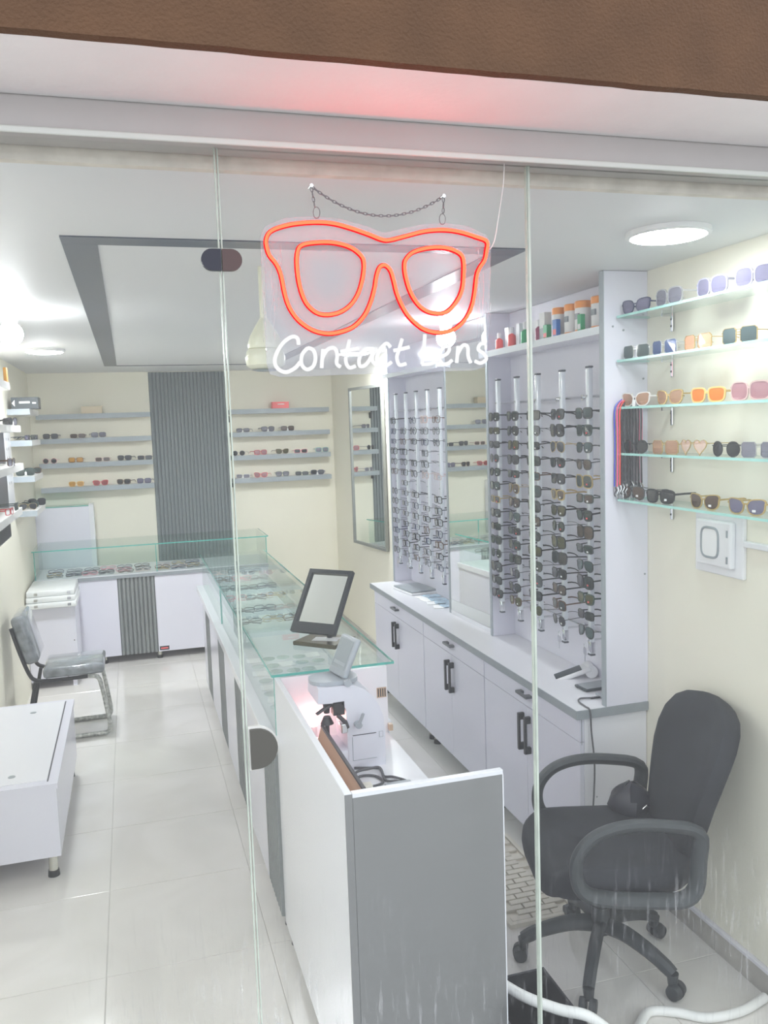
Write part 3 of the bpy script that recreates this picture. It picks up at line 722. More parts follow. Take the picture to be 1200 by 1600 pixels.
# ------------------------------------------------------------------ long glass counter
gx0, gx1, gy0, gy1 = .465, .915, 3.125, 6.45
gcn = thing('glass_counter', 'long glass topped showcase counter with ribbed side panels', 'counter', (.69, 4.7, 0))
box('carcass', 'lilac', gcn, gx0+.012, gx1, gy0, gy1, .085, .755)
segs = [(3.125, 3.45, 1), (3.45, 4.08, 0), (4.08, 4.46, 1), (4.46, 4.97, 0), (4.97, 5.32, 1), (5.32, 5.90, 0), (5.90, 6.22, 1), (6.22, 6.45, 0)]
for a, b_, rib in segs:
    if rib: ribs(gcn, 'slat_lt', 'y', a, b_, 9, gx0+.012, .018, .075, .755)
    else: box('side_panel', 'lilac', gcn, gx0-.004, gx0+.012, a+.001, b_-.001, .065, .755)
box('ledge', 'white_lam', gcn, gx0-.040, gx1+.01, gy0, gy1+.01, .756, .800, r=.003)
for y in (3.20, 4.16, 5.24, 6.36): foot(gcn, gx0+.035, y, .085, .02); foot(gcn, gx1-.04, y, .085, .02)
zb, zt = .800, 1.030
for a, b_ in ((gy0, 5.098), (5.102, gy1)):
    box('glass_pane', 'case_glass', gcn, gx0+.006, gx0+.012, a, b_, zb, zt)
    box('glass_pane', 'case_glass', gcn, gx1-.010, gx1-.004, a, b_, zb, zt)
box('glass_end', 'case_glass', gcn, gx0+.013, gx1-.011, gy1-.007, gy1-.001, zb, zt)
tp = box('glass_top', 'case_glass', gcn, gx0-.004, gx1+.022, gy0-.015, gy1+.01, zt+.001, zt+.009)
box('green_edge', 'glass_edge', tp, gx0-.0065, gx0-.004, gy0-.015, gy1+.01, zt+.0005, zt+.0095)
box('green_edge', 'glass_edge', tp, gx1+.022, gx1+.024, gy0-.015, gy1+.01, zt+.0005, zt+.0095)
box('green_edge', 'glass_edge', tp, gx0-.004, gx1+.022, gy0-.018, gy0-.015, zt+.0005, zt+.0095)
for y in (gy0+.002, 5.10): box('green_edge', 'glass_edge', gcn, gx0+.004, gx0+.014, y-.003, y+.003, zb, zt)
box('inner_shelf', 'shelf_glass', gcn, gx0+.03, gx1-.02, 4.35, gy1-.03, .905, .911)
# things inside: frames lying in rows, lens blanks near the desk
n_ = 0
for k, y in enumerate((4.55, 4.85, 5.20, 5.55, 5.90, 6.2)):
    for j, x in enumerate((.575, .70, .82)):
        st, fr = kinds[(k*3+j*2) % len(kinds)]; z = .911
        eyewear(st, fr, 'clear', (x, y, z), random.uniform(-.15, .15), '%s framed eyeglasses inside the glass counter, %s row from the desk, %s' % (fr, ordn[k], ('left', 'middle', 'right')[j]), 'eyeglasses in the glass counter', folded=True, thin=True, tilt=R(-50))
rb = random.Random(5)
blank = MB().lathe([(.003, .0), (.030, .001), (.033, .004), (.031, .006), (.015, .008), (.002, .0085)], n=16).mesh('lens_blank', 'lens_blank', True)
packet = MB().rbox(-.035, .035, -.04, .04, 0, .004, r=.001, seg=1).mesh('lens_packet', 'paper')
cells = [(x, y) for y in (3.20, 3.28, 3.36, 3.45, 3.54, 3.63, 3.73, 3.83, 3.95, 4.07, 4.19) for x in (.535, .61, .685, .76, .835)]
for k, (x, y) in enumerate(cells):
    row, c_ = divmod(k, 5)
    isb = (row*2 + c_*3) % 4 != 0
    o = link('lens_blank' if isb else 'lens_packet', blank if isb else packet)
    o.location = (x+rb.uniform(-.006, .006), y+rb.uniform(-.01, .01), .8005); o.rotation_euler = (0, 0, rb.uniform(-.2, .2))
    tag(o, '%s in the glass counter, %s row from desk, %s from left' % ('clear round lens blank' if isb else 'white paper lens packet', ordn[row], ordn[c_]), 'lens' if isb else 'packet', 'lenses laid out in the glass counter')

# ------------------------------------------------------------------ table mirror on the glass counter
tm_ = thing('table_mirror', 'black framed tilting table mirror on the glass counter', 'mirror', (.75, 3.50, zt+.009))
zg = zt+.0095
b = MB().rbox(-.105, .105, -.085, .085, 0, .018, r=.004); b.xf(Matrix.Translation((.75, 3.50, zg)) @ Matrix.Rotation(R(-45), 4, 'Z')); b.build('base', 'gold_base', tm_)
b = MB().box(-.055, .055, -.03, .03, .018, .0195); b.xf(Matrix.Translation((.755, 3.485, zg)) @ Matrix.Rotation(R(-30), 4, 'Z')); b.build('label', 'paper', tm_)
FM = Matrix.Translation((.742, 3.475, 1.225)) @ Matrix.Rotation(R(-45), 4, 'Z') @ Matrix.Rotation(R(-36), 4, 'X')
MB().tube([(.775, 3.505, zg+.015), (.778, 3.51, zg+.08), (.772, 3.505, 1.20)], .013, 8).build('neck', 'mirror_black', tm_, True)
b = MB()
W2, H2 = .108, .145
b.box(-W2, W2, -.006, .010, -H2, -H2+.045); b.box(-W2, W2, -.006, .010, H2-.018, H2); b.box(-W2, -W2+.016, -.006, .010, -H2+.045, H2-.018); b.box(W2-.016, W2, -.006, .010, -H2+.045, H2-.018)
b.box(-W2, W2, .010, .014, -H2, H2)
b.xf(FM).build('frame', 'mirror_black', tm_)
b = MB().box(-W2+.016, W2-.016, .004, .0095, -H2+.045, H2-.018); b.xf(FM).build('glass', 'mirror', tm_)

# ------------------------------------------------------------------ testing desk by the door
dk = thing('testing_desk', 'white testing desk with brushed grey front panel near the glass door', 'desk', (.69, 2.58, 0))
dx0, dx1, dy0, dy1, dz = .470, .905, 2.030, 3.118, 1.028
box('side_panel', 'white_lam', dk, dx0, dx0+.020, dy0+.002, dy1, .06, dz, r=.0015)
box('corner_strip', 'desk_grey', dk, dx0, dx0+.0205, dy0, dy0+.002, .06, dz-.002)
box('front_panel', 'desk_grey', dk, dx0+.0215, dx1, dy0, dy0+.018, .05, dz-.012)
box('top_edge', 'white_lam', dk, dx0+.0205, dx1+.002, dy0-.001, dy0+.019, dz-.012, dz, r=.001)
box('edge_strip', 'white_lam', dk, dx1, dx1+.003, dy0-.001, dy0+.019, .05, dz-.012)
box('back_panel', 'white_lam', dk, dx0+.0205, dx1, dy1-.018, dy1, .40, dz-.001)
box('desk_top', 'white_lam', dk, dx0+.0205, dx1-.004, dy0+.019, dy1-.019, .745, .765)
box('drawer_front', 'lilac', dk, dx1-.022, dx1-.004, dy0+.022, dy0+.50, .56, .743)
h_ = MB(); h_.box(dx1-.004, dx1+.026, dy0+.10, dy0+.112, .640, .652); h_.box(dx1-.004, dx1+.026, dy0+.30, dy0+.312, .640, .652); h_.box(dx1+.016, dx1+.028, dy0+.085, dy0+.33, .634, .660)
h_.build('handle', 'chrome', dk)
box('carcass', 'lilac', dk, dx0+.021, dx1-.024, dy0+.03, dy1-.03, .10, .743)
box('socket_plate', 'tan', dk, .862, .900, dy1-.020, dy1-.018, .905, .945)
for k in range(4): box('socket_slot', 'ink', dk, .866+.009*k, .870+.009*k, dy1-.0206, dy1-.0199, .909, .941)
box('wood_block', 'tan', dk, dx1-.003, dx1+.012, dy1-.04, dy1-.018, .775, .80)
for x, y in ((dx0+.03, 3.06), (dx0+.03, 2.08), (dx1-.04, 3.06), (dx1-.04, 2.08)): foot(dk, x, y, .10, .02)

# lensmeter on the desk
lm_ = thing('lensmeter', 'pale auto lensmeter with grey tilted screen on the testing desk', 'lensmeter', (.67, 2.75, .765))
yA, yB_ = 2.66, 2.83
body = [(.635, .765), (.766, .765), (.768, .90), (.764, .97), (.748, 1.025), (.725, 1.065), (.695, 1.098), (.660, 1.118), (.535, 1.120), (.532, 1.055), (.615, 1.050), (.630, 1.02), (.632, .87)]
MB().prism(body, lambda x, z: (x, yA, z), lambda x, z: (x, yB_, z)).build('body', 'machine', lm_)
MB().rbox(.535, .640, yA, yB_, .765, .850, r=.012).build('base', 'machine', lm_, True)
vis = superell(.086, .064, 2.6, 24)
MB().prism([(.605+x, 2.735+y) for x, y in vis], lambda x, y: (x, y, 1.1205), lambda x, y: (x, y, 1.137)).build('visor', 'machine_grey', lm_)
b = MB().rbox(-.011, .011, -.062, .062, 0, .165, r=.009, seg=3); SM = Matrix.Translation((.622, 2.735, 1.140)) @ Matrix.Rotation(R(12), 4, 'Z') @ Matrix.Rotation(R(22), 4, 'Y')
b.xf(SM); scr = b.build('screen_housing', 'machine_grey', lm_, True)
MB().box(-.0122, -.011, -.050, .050, .030, .150).xf(SM).build('screen', 'screen', scr)
MB().box(-.0126, -.0122, -.044, .040, .045, .058).xf(SM).build('screen_line', 'machine_grey', scr)
MB().cyl((.640, 2.655, 1.128), (.640, 2.835, 1.128), .014, n=12).build('hinge', 'machine_grey', lm_, True)
b = MB(); b.cyl((.570, 2.70, 1.055), (.570, 2.70, 1.00), .014, .010); b.cyl((.570, 2.70, .955), (.570, 2.70, .985), .024, .012); b.cyl((.57, 2.70, .85), (.57, 2.70, .955), .008)
b.tube([(.525, 2.66, 1.015), (.555, 2.67, 1.03), (.60, 2.685, 1.045)], .007, 6); b.box(.585, .625, 2.66, 2.70, 1.00, 1.055); b.tube([(.60, 2.66, 1.0), (.625, 2.655, .97), (.632, 2.655, .945)], .008, 6)
b.build('nose_piece', 'machine_dark', lm_, True)
b = MB().rbox(.608, .632, 2.648, 2.69, .925, .965, r=.004); b.build('clamp', 'chrome', lm_)
b = MB(); b.cyl((.668, 2.66, .955), (.668, 2.636, .955), .013); b.tube([(.668, 2.640, .955), (.678, 2.636, .985), (.684, 2.634, 1.005)], .006, 8); b.build('lever', 'machine_grey', lm_, True)
MB().box(.650, .735, 2.659, 2.6605, .905, .908).build('slot', 'ink', lm_)
b = MB(); b.box(.648, .650, 2.659, 2.6605, .80, .90); b.box(.648, .735, 2.659, 2.6605, .80, .802); b.build('panel_joint', 'machine_grey', lm_)
b = MB(); b.box(.745, .747, 2.659, 2.6605, .885, .91); b.box(.745, .760, 2.659, 2.6605, .885, .8865); b.box(.745, .760, 2.659, 2.6605, .909, .9105); b.box(.759, .760, 2.659, 2.6605, .885, .91); b.build('button', 'machine_grey', lm_)
lm_.location = (.705, 2.885, .765); lm_.scale = (1, 1, .85)
bd = thing('leaning_board', 'tan board leaning inside the testing desk beside the lensmeter', 'board', (.55, 2.4, .765))
b = MB().prism([(-.30, 0), (.36, 0), (.36, .205), (-.22, .205), (-.28, .17)], lambda y, z: (0, y, z), lambda y, z: (.008, y, z)); b.xf(Matrix.Translation((.500, 2.36, .766)) @ Matrix.Rotation(R(17), 4, 'Y')); b.build('panel', 'tan_acrylic', bd)
b = MB().box(-.002, .010, -.22, .362, .203, .208); b.xf(Matrix.Translation((.500, 2.36, .766)) @ Matrix.Rotation(R(17), 4, 'Y')); b.build('edge', 'machine_dark', bd)
dl = thing('desk_lamp', 'small glowing warm lamp behind the leaning board', 'lamp', (.60, 3.055, .765))
MB().cyl((.600, 3.055, .765), (.600, 3.055, .845), .014).build('socket', 'white_plastic', dl, True)
MB().sphere((.600, 3.055, .866), .024, 14, 8).build('bulb', 'warm_lamp', dl, True)
wires = [[(.685, 2.790, .7705), (.729, 2.775, .7705), (.768, 2.755, .7705), (.763, 2.687, .7705), (.791, 2.67, .7705), (.830, 2.607, .7705), (.85, 2.50, .7705)], [(.660, 2.690, .7705), (.678, 2.735, .778), (.722, 2.743, .780), (.762, 2.735, .782), (.758, 2.656, .7705), (.80, 2.630, .7705), (.84, 2.585, .7705)], [(.650, 2.66, .7705), (.685, 2.715, .7705), (.735, 2.700, .7705), (.745, 2.640, .7705), (.700, 2.620, .7705)]]
for k, wv in enumerate(wires):
    tag(MB().tube(smoothpts(wv), .0045, 6).build('power_cable', 'cable', None, True), 'grey power cable curling on the testing desk, %s' % ('runs to the lensmeter', 'crosses the middle', 'ends at the plug')[k], 'cable', 'cables on the testing desk')
pl = thing('power_adapter', 'grey power adapter on the testing desk', 'adapter', (.76, 2.59, .765))
MB().rbox(.735, .825, 2.54, 2.595, .765, .790, r=.006).build('case', 'machine_grey', pl); MB().rbox(.655, .700, 2.600, 2.635, .765, .785, r=.004).build('plug', 'cream', pl)

# ------------------------------------------------------------------ right-hand cabinets and worktop
wt = thing('worktop', 'long white worktop with dark grey edge below the eyewear racks', 'worktop', (1.79, 4.4, .77))
box('surface', 'white_lam', wt, 1.632, XR-.001, 2.932, 5.938, .770, .805)
box('front_band', 'grey_edge', wt, 1.628, 1.632, 2.926, 5.942, .770, .8055)
box('end_band', 'grey_edge', wt, 1.632, XR-.001, 2.926, 2.932, .770, .8055)
def grip(p, a, b_, mt, nm='handle'):
    """bar handle with two feet, on a face looking -x; a,b end points"""
    a, b_ = Vector(a), Vector(b_); d = (b_-a).normalized(); mb = MB()
    vertical = abs(d.z) > .5; t = .008 if vertical else .006; e = d*.030
    def bar(p0, p1, out0, out1, t_):
        lo = Vector((min(p0.x, p1.x)-out1, min(p0.y, p1.y)-(t_ if vertical else 0), min(p0.z, p1.z)-(0 if vertical else t_)))
        hi = Vector((max(p0.x, p1.x)-out0, max(p0.y, p1.y)+(t_ if vertical else 0), max(p0.z, p1.z)+(0 if vertical else t_)))
        mb.box(lo.x, hi.x, lo.y, hi.y, lo.z, hi.z)
    bar(a, a+e, 0, .030, t); bar(b_-e, b_, 0, .030, t); bar(a+e, b_-e, .020, .030, t)
    mb.build(nm, mt, p)
fx = 1.650
units = [(2.940, 3.895, 'nearest to the office chair'), (3.900, 4.825, 'in the middle of the row'), (4.830, 5.90, 'farthest from the office chair')]
for k, (a, b_, wh) in enumerate(units):
    u = thing('base_cabinet', 'lilac white base cabinet with black handles, ' + wh, 'cabinet', ((fx+XR)/2, (a+b_)/2, 0), 0, 'base cabinets under the worktop')
    box('carcass', 'white_lam', u, fx+.019, XR-.002, a, b_, .085, .769)
    dwr = box('drawer', 'lilac', u, fx, fx+.018, a+.002, b_-.002, .672, .766)
    mid = (a+b_)/2
    grip(dwr, (fx, mid-.055, .728), (fx, mid+.055, .728), 'handle_grey')
    for s0, s1, hy in ((a+.002, mid-.0015, mid-.032), (mid+.0015, b_-.002, mid+.032)):
        d_ = box('door', 'lilac', u, fx, fx+.018, s0, s1, .085, .669)
        grip(d_, (fx, hy, .462), (fx, hy, .632), 'handle')
    for yy in (a+.04, b_-.04):
        foot(u, fx+.06, yy, .085, .026); foot(u, XR-.05, yy, .085, .026)
    if k == 0:
        for yy in (1.72, 1.79, 1.86): box('screw_cap', 'grey_edge', u, yy, yy+.006, a-.001, a, .432, .438)
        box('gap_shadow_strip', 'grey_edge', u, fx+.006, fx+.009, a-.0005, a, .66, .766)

# ------------------------------------------------------------------ eyewear racks
rk = thing('rack_cabinet', 'lilac white rack cabinet with open bays standing on the worktop', 'display rack', (1.86, 4.3, .806))
px0 = 1.768
px1 = 1.814
for (a, b_, pf_) in ((2.930, 2.958, 1.764), (4.150, 4.174, px1), (4.768, 4.792, px1), (5.915, 5.938, px1)):
    box('partition', 'lilac', rk, pf_, XR-.001, a, b_, .806, ZC-.002)
    box('edge_band', 'shelf_grey', rk, pf_-.004, pf_, a-.001, b_+.001, .806, ZC-.002)
for a, b_ in ((2.958, 4.150), (4.792, 5.915)): box('back_panel', 'lilac', rk, XR-.012, XR-.001, a, b_, .806, ZC-.002)
for a, b_ in ((2.958, 4.150), (4.792, 5.915)):
    box('top_shelf', 'lilac', rk, px0, XR-.012, a+.001, b_-.001, 2.282, 2.304)
    box('shelf_band', 'rod', rk, px0-.004, px0, a, b_, 2.276, 2.306)
for (sx_, sz_) in ((1.802, 2.300), (1.848, 2.286), (1.935, 2.10), (1.935, 2.345), (1.94, 1.33)): MB().cyl((sx_, 2.930, sz_), (sx_, 2.928, sz_), .0042, n=10).build('screw_cap', 'grey_edge', rk)
mr = thing('bay_mirror', 'narrow full height mirror between the two eyewear racks', 'mirror', (px1+.016, 4.471, .806), R(2.5))
MB().box(-.006, 0, -.290, .290, .024, 1.694).build('glass', 'mirror', mr, local=True)
MB().box(.0005, .018, -.290, .290, 0, 1.694).build('backing', 'lilac', mr, local=True)
MB().box(-.008, 0, -.290, .290, 0, .023).build('bottom_rail', 'white_lam', mr, local=True)
ROWS = 14
def row_z(i): return 1.974 - .0707*i
RX = 1.838
def rod(y, label, group, keys):
    t = thing('display_rod', label, 'display rod', (RX, y, .953), 0, group)
    MB().rbox(RX-.011, RX+.011, y-.013, y+.013, .955, 2.160, r=.006, seg=2).build('tube', 'rod', t, True)
    MB().rbox(RX-.012, RX+.012, y-.014, y+.014, 2.160, 2.168, r=.002, seg=1).build('top_cap', 'rod_edge', t)
    MB().rbox(RX-.012, RX+.012, y-.014, y+.014, .948, .956, r=.002, seg=1).build('bottom_cap', 'rod_edge', t)
    MB().rbox(RX-.0125, RX+.0125, y-.0145, y+.0145, .958, 1.010, r=.006, seg=2).build('lock_sleeve', 'chrome', t, True)
    MB().box(RX-.004, RX+.004, y+.0128, y+.0138, 1.01, 2.155).build('slot', 'rod_edge', t)
    for z in (2.045, 1.015):
        s_ = MB(); s_.cyl((RX-.016, y, z), (XR-.013, y, z), .005, n=8); s_.cyl((XR-.020, y, z), (XR-.013, y, z), .012, n=10); s_.build('standoff', 'chrome', t, True)
    pg = MB()
    for i in range(ROWS):
        z = row_z(i); pg.box(RX-.020, RX-.010, y-.004, y+.004, z-.004, z+.002)
    o = pg.build('nose_pegs', 'shelf_glass', t); o['kind'] = 'stuff'
    if keys:
        kb = MB(); kb.tube([(RX-.014, y+.028+.012*math.cos(q), .985+.012*math.sin(q)) for q in [2*math.pi*j/10 for j in range(10)]], .0012, 5, closed=True)
        kb.rbox(RX-.0155, RX-.0135, y+.018, y+.042, .945, .975, r=.0008, seg=1); kb.box(RX-.0150, RX-.0138, y+.027, y+.033, .915, .945)
        kb.build('key', 'chrome', t)
    return t
ry2 = [3.170, 3.400, 3.634, 3.857, 4.078]
where2 = ['rod nearest the tall side panel', 'second rod from tall side panel', 'middle rod of sunglasses rack', 'second rod from the narrow mirror', 'rod next to the narrow mirror']
where1 = ['frames rod next to the narrow mirror', 'second frames rod from narrow mirror', 'middle rod of the frames rack', 'second frames rod from wall mirror', 'frames rod nearest the wall mirror']
S2 = ['trapeze', 'trapeze', 'square', 'square', 'big', 'teardrop', 'rect', 'round', 'club']
L2 = ['green', 'dark', 'grey', 'green', 'dark', 'olive', 'brown', 'green', 'teal']
rr = random.Random(3)
for c_, y in enumerate(ry2):
    rod(y, 'white ' + where2[c_], 'rods of the sunglasses rack', c_ < 3)
    for i in range(ROWS):
        st = rr.choice(S2); ln = rr.choice(L2); fr = 'black' if rr.random() < .72 else rr.choice(['gunmetal', 'tortoise', 'gold', 'darkgreen'])
        if st in ('teardrop', 'round'): fr = rr.choice(['gunmetal', 'gold', 'black'])
        sc_ = 1.0 if c_ < 4 else .95
        e = eyemesh(st, False)
        z = row_z(i) - e['zc']*sc_*.95
        if c_ == 4 : yo = 0
        eyewear(st, fr, ln, (1.806, y, z), R(-90) + rr.uniform(-.05, .03) + .0, '%s %s sunglasses with %s lenses, %s from top, %s' % (fr, STYLE[st], ln, ordn[i], where2[c_]), 'sunglasses on the rack rods', tilt=rr.uniform(-.06, .10), sticker=rr.choice([None, 'w', 'w', 'r', None]), scale=sc_)
ry1 = [4.942, 5.168, 5.388, 5.606, 5.832]
S1 = ['rect', 'rect', 'square', 'round', 'trapeze']
for c_, y in enumerate(ry1):
    rod(y, 'white ' + where1[c_], 'rods of the frames rack', c_ > 2)
    for i in range(ROWS):
        if (c_, i) in ((0, 3), (0, 4), (0, 6), (1, 6), (1, 7), (2, 3), (3, 0), (2, 6), (4, 6)): continue
        st = rr.choice(S1); fr = rr.choice(['black', 'black', 'black', 'gunmetal', 'navy', 'tortoise'])
        if (c_, i) in ((0, 5), (1, 0), (1, 5)): fr = 'blush'
        e = eyemesh(st, False, True); z = row_z(i) - e['zc']*.95
        eyewear(st, fr, 'clear', (1.806, y, z), R(-90) + rr.uniform(-.05, .05), '%s %s eyeglasses, %s from top on the %s' % (fr, STYLE[st], ordn[i], where1[c_]), 'optical frames on the rack rods', thin=rr.random() < .55, tilt=rr.uniform(-.05, .08))
for nm, a, b_ in (('sunglasses rack', 2.96, 4.148), ('frames rack', 4.794, 5.913)):
    for z, wh in ((2.045, 'upper'), (1.015, 'lower')):
        tag(MB().cyl((XR-.022, a, z), (XR-.022, b_, z), .004, n=8).build('cross_bar', 'chrome', None, True), '%s thin chrome cross bar behind the rods of the %s' % (wh, nm), 'bar', 'rack cross bars')

# bottles on the top shelf
def bottle(label, y, x, h, r, body, cap, group='lens solution bottles on the top shelf', capf=.22, neck=True, stripe=None):
    z = 2.3045; t = thing('solution_bottle', label, 'bottle', (x, y, z), 0, group)
    hb = h*(1-capf)
    MB().lathe([(r*.92, 0), (r, .004), (r, hb*.78), (r*.9, hb*.88), (r*.42, hb*.97), (r*.40, hb)] if neck else [(r*.95, 0), (r, .003), (r, hb-.003), (r*.97, hb)], (x, y, z), 16).build('body', body, t, True)
    rc = r*.5 if neck else r*1.03
    MB().lathe([(rc, 0), (rc, h*capf-.003), (rc*.9, h*capf)], (x, y, z+hb), 16).build('cap', cap, t, True)
    if stripe:
        MB().lathe([(r*1.012, hb*.02), (r*1.015, hb*.12), (r*1.012, hb*.13)], (x, y, z), 16).build('base_stripe', stripe, t, True)
        MB().box(x-r-.0014, x-r*.7, y-r*.55, y+r*.25, z+hb*.55, z+hb*.78).build('emblem', 'grey_edge', t)
def sbox(label, y, x, w_, d, h, col, band=None):
    z = 2.3045; t = thing('solution_box', label, 'box', (x, y, z), 0, 'solution boxes on the top shelf')
    MB().rbox(x-d/2, x+d/2, y-w_/2, y+w_/2, z, z+h, r=.001, seg=1).build('carton', col, t)
    if band: MB().box(x-d/2-.0008, x-d/2, y-w_/2+.004, y+w_/2-.004, z+.01, z+h*.45).build('print', band, t)
bottle('red lens solution bottle at the far end of the top shelf', 3.99, 1.81, .085, .019, 'coral', 'white_plastic', capf=.3)
sbox('white solution box between the two red bottles', 3.925, 1.835, .045, .03, .105, 'white_lam')
bottle('second red lens solution bottle beside a white box', 3.865, 1.82, .10, .020, 'coral', 'white_plastic', capf=.3)
sbox('tall white solution box beside the green bottle', 3.80, 1.835, .04, .03, .11, 'white_lam')
bottle('green lens solution bottle on the top shelf', 3.735, 1.83, .11, .023, 'green', 'white_plastic', capf=.32)
sbox('wide pale solution box behind the glass door edge', 3.655, 1.85, .07, .035, .105, 'white_lam')
bottle('maroon lens solution bottle on the top shelf', 3.575, 1.82, .10, .019, 'maroon', 'white_plastic', capf=.3)
sbox('white solution box with dark print on the top shelf', 3.525, 1.825, .05, .035, .125, 'paper', 'grey_edge')
sbox('small red and green solution box on the top shelf', 3.470, 1.805, .035, .022, .065, 'green', 'red')
bottle('white canister with orange lid, first from the green box', 3.41, 1.835, .130, .032, 'paper', 'orange', 'orange lidded canisters', .22, False, 'orange')
sbox('small blue solution box between orange lidded canisters', 3.365, 1.795, .035, .02, .075, 'blue', 'coral')
bottle('white canister with orange lid, second from the green box', 3.30, 1.835, .130, .033, 'paper', 'orange', 'orange lidded canisters', .22, False, 'orange')
bottle('white canister with orange lid, third from the green box', 3.205, 1.835, .130, .036, 'paper', 'orange', 'orange lidded canisters', .22, False, 'orange')
sbox('small green and white box between orange lidded canisters', 3.155, 1.795, .028, .02, .07, 'green', 'paper')
bottle('white canister with orange lid nearest the tall side panel', 3.075, 1.835, .130, .036, 'paper', 'orange', 'orange lidded canisters', .22, False, 'orange')

# things on the worktop
wz = .8062
bx = thing('grey_case', 'flat grey case on white box at the far end of worktop', 'case', (1.84, 5.55, wz))
b = MB().rbox(-.10, .10, -.15, .15, 0, .012, r=.003); b.xf(Matrix.Translation((1.835, 5.52, wz)) @ Matrix.Rotation(R(8), 4, 'Z')); b.build('white_base', 'white_plastic', bx)
b = MB().rbox(-.098, .098, -.148, .148, .012, .024, r=.008); b.xf(Matrix.Translation((1.84, 5.53, wz)) @ Matrix.Rotation(R(8), 4, 'Z')); b.build('lid', 'grey_edge', bx)
for k in range(12):
    o = MB().rbox(-.032, .032, -.045, .045, 0, .003, r=.001, seg=1).build('lens_sachet', 'bluepaper' if k % 3 else 'paper', None, local=True)
    o.location = (1.80 + (k % 3)*.050, 5.28 - (k//3)*.105 + rr.uniform(-.012, .012), wz); o.rotation_euler = (0, 0, rr.uniform(-.3, .3))
    if k % 3 == 1: o.location.z += .0032
    tag(o, '%s lens sachet on the worktop, %s row from the grey case, %s' % ('pale blue' if k % 3 else 'white', ordn[k//3], ('front', 'middle', 'rear')[k % 3]), 'sachet', 'lens sachets on the worktop')
pos = thing('card_terminal', 'white card terminal with dark screen on the worktop', 'card terminal', (1.85, 3.36, wz), R(0))
PM = Matrix.Translation((1.845, 3.345, wz+.004)) @ Matrix.Rotation(R(-20), 4, 'Z') @ Matrix.Rotation(R(-20), 4, 'Y')
MB().rbox(-.085, .085, -.042, .042, 0, .022, r=.009, seg=3).xf(PM).build('body', 'white_plastic', pos, True)
MB().rbox(-.078, .045, -.036, .036, .0215, .0235, r=.001, seg=1).xf(PM).build('screen', 'screen_dark', pos)
MB().cyl((1.905, 3.285, wz+.028), (1.93, 3.365, wz+.028), .028, n=16).build('paper_roll', 'white_plastic', pos, True)
ph = thing('black_tablet', 'small black tablet lying by the tall side panel', 'tablet', (1.87, 3.15, wz))
b = MB().rbox(-.08, .08, -.045, .045, 0, .012, r=.005, seg=2); b.xf(Matrix.Translation((1.858, 3.17, wz)) @ Matrix.Rotation(R(4), 4, 'Z')); b.build('body', 'charcoal', ph, True)
b = MB().box(-.072, .072, -.04, .04, .012, .0126); b.xf(Matrix.Translation((1.858, 3.17, wz)) @ Matrix.Rotation(R(4), 4, 'Z')); b.build('screen', 'grey_edge', ph)
ad = thing('grey_charger', 'flat grey charger beside the tablet on the worktop', 'charger', (1.86, 3.04, wz))
MB().rbox(1.80, 1.93, 3.02, 3.08, wz, wz+.010, r=.003).build('body', 'machine_grey', ad); MB().rbox(1.755, 1.80, 3.035, 3.048, wz, wz+.006, r=.002).build('plug', 'ink', ad)
tag(MB().tube(smoothpts([(1.755, 3.042, wz+.004), (1.715, 3.05, wz+.004), (1.69, 3.02, wz+.004), (1.685, 2.96, wz+.003), (1.685, 2.922, wz-.004), (1.688, 2.918, .72), (1.69, 2.90, .60), (1.675, 2.88, .48), (1.65, 2.86, .30), (1.64, 2.85, .05), (1.66, 2.84, .005), (1.75, 2.82, .005)]), .0035, 6).build('charger_cable', 'cable', None, True), 'thin grey charging cable hanging down the end of worktop', 'cable')

# ------------------------------------------------------------------ wall mirror beyond the racks
wm = thing('wall_mirror', 'tall grey framed mirror on the right wall beyond the racks', 'mirror', (1.93, 6.82, .94), R(8))
L_ = .34
b = MB(); b.box(-.012, .012, -L_, -L_+.022, 0, 1.33); b.box(-.012, .012, L_-.022, L_, 0, 1.33); b.box(-.012, .012, -L_+.022, L_-.022, 0, .022); b.box(-.012, .012, -L_+.022, L_-.022, 1.308, 1.33); b.box(.006, .012, -L_+.022, L_-.022, .022, 1.308)
b.build('frame', 'frame_grey', wm, local=True)
MB().box(-.002, .0055, -L_+.022, L_-.022, .022, 1.308).build('glass', 'mirror', wm, local=True)
wm.location = (1.888, 6.82, .94)
#box('wall_bracket', 'frame_grey', wm, 1.90, XR-.001, 6.80, 6.84, 1.55, 1.60) if False else None

# ------------------------------------------------------------------ glass shelves on the right wall
GS = [2.337, 2.171, 1.993, 1.817, 1.638]
for k, z in enumerate(GS):
    s_ = thing('glass_shelf', 'green edged glass shelf on the right wall, %s from top' % ordn[k], 'shelf', (1.88, 2.4, z-.008), 0, 'glass shelves on the right wall')
    box('pane', 'shelf_glass', s_, 1.812, XR-.001, 1.93, 2.915, z-.008, z)
    box('green_edge', 'glass_edge_lt', s_, 1.8095, 1.812, 1.93, 2.915, z-.0083, z+.0003)
    box('green_edge', 'glass_edge_lt', s_, 1.812, XR-.001, 2.915, 2.917, z-.0083, z+.0003)
    for yy in (2.10, 2.765):
        br = MB(); br.rbox(XR-.010, XR-.001, yy-.006, yy+.006, z-.075, z-.0085, r=.002, seg=1); br.box(XR-.05, XR-.010, yy-.003, yy+.003, z-.020, z-.0085)
        br = br.build('bracket', 'chrome', s_)
        for q in (-.030, -.055): MB().cyl((XR-.0104, yy, z+q), (XR-.0116, yy, z+q), .004, n=8).build('screw', 'ink', br)
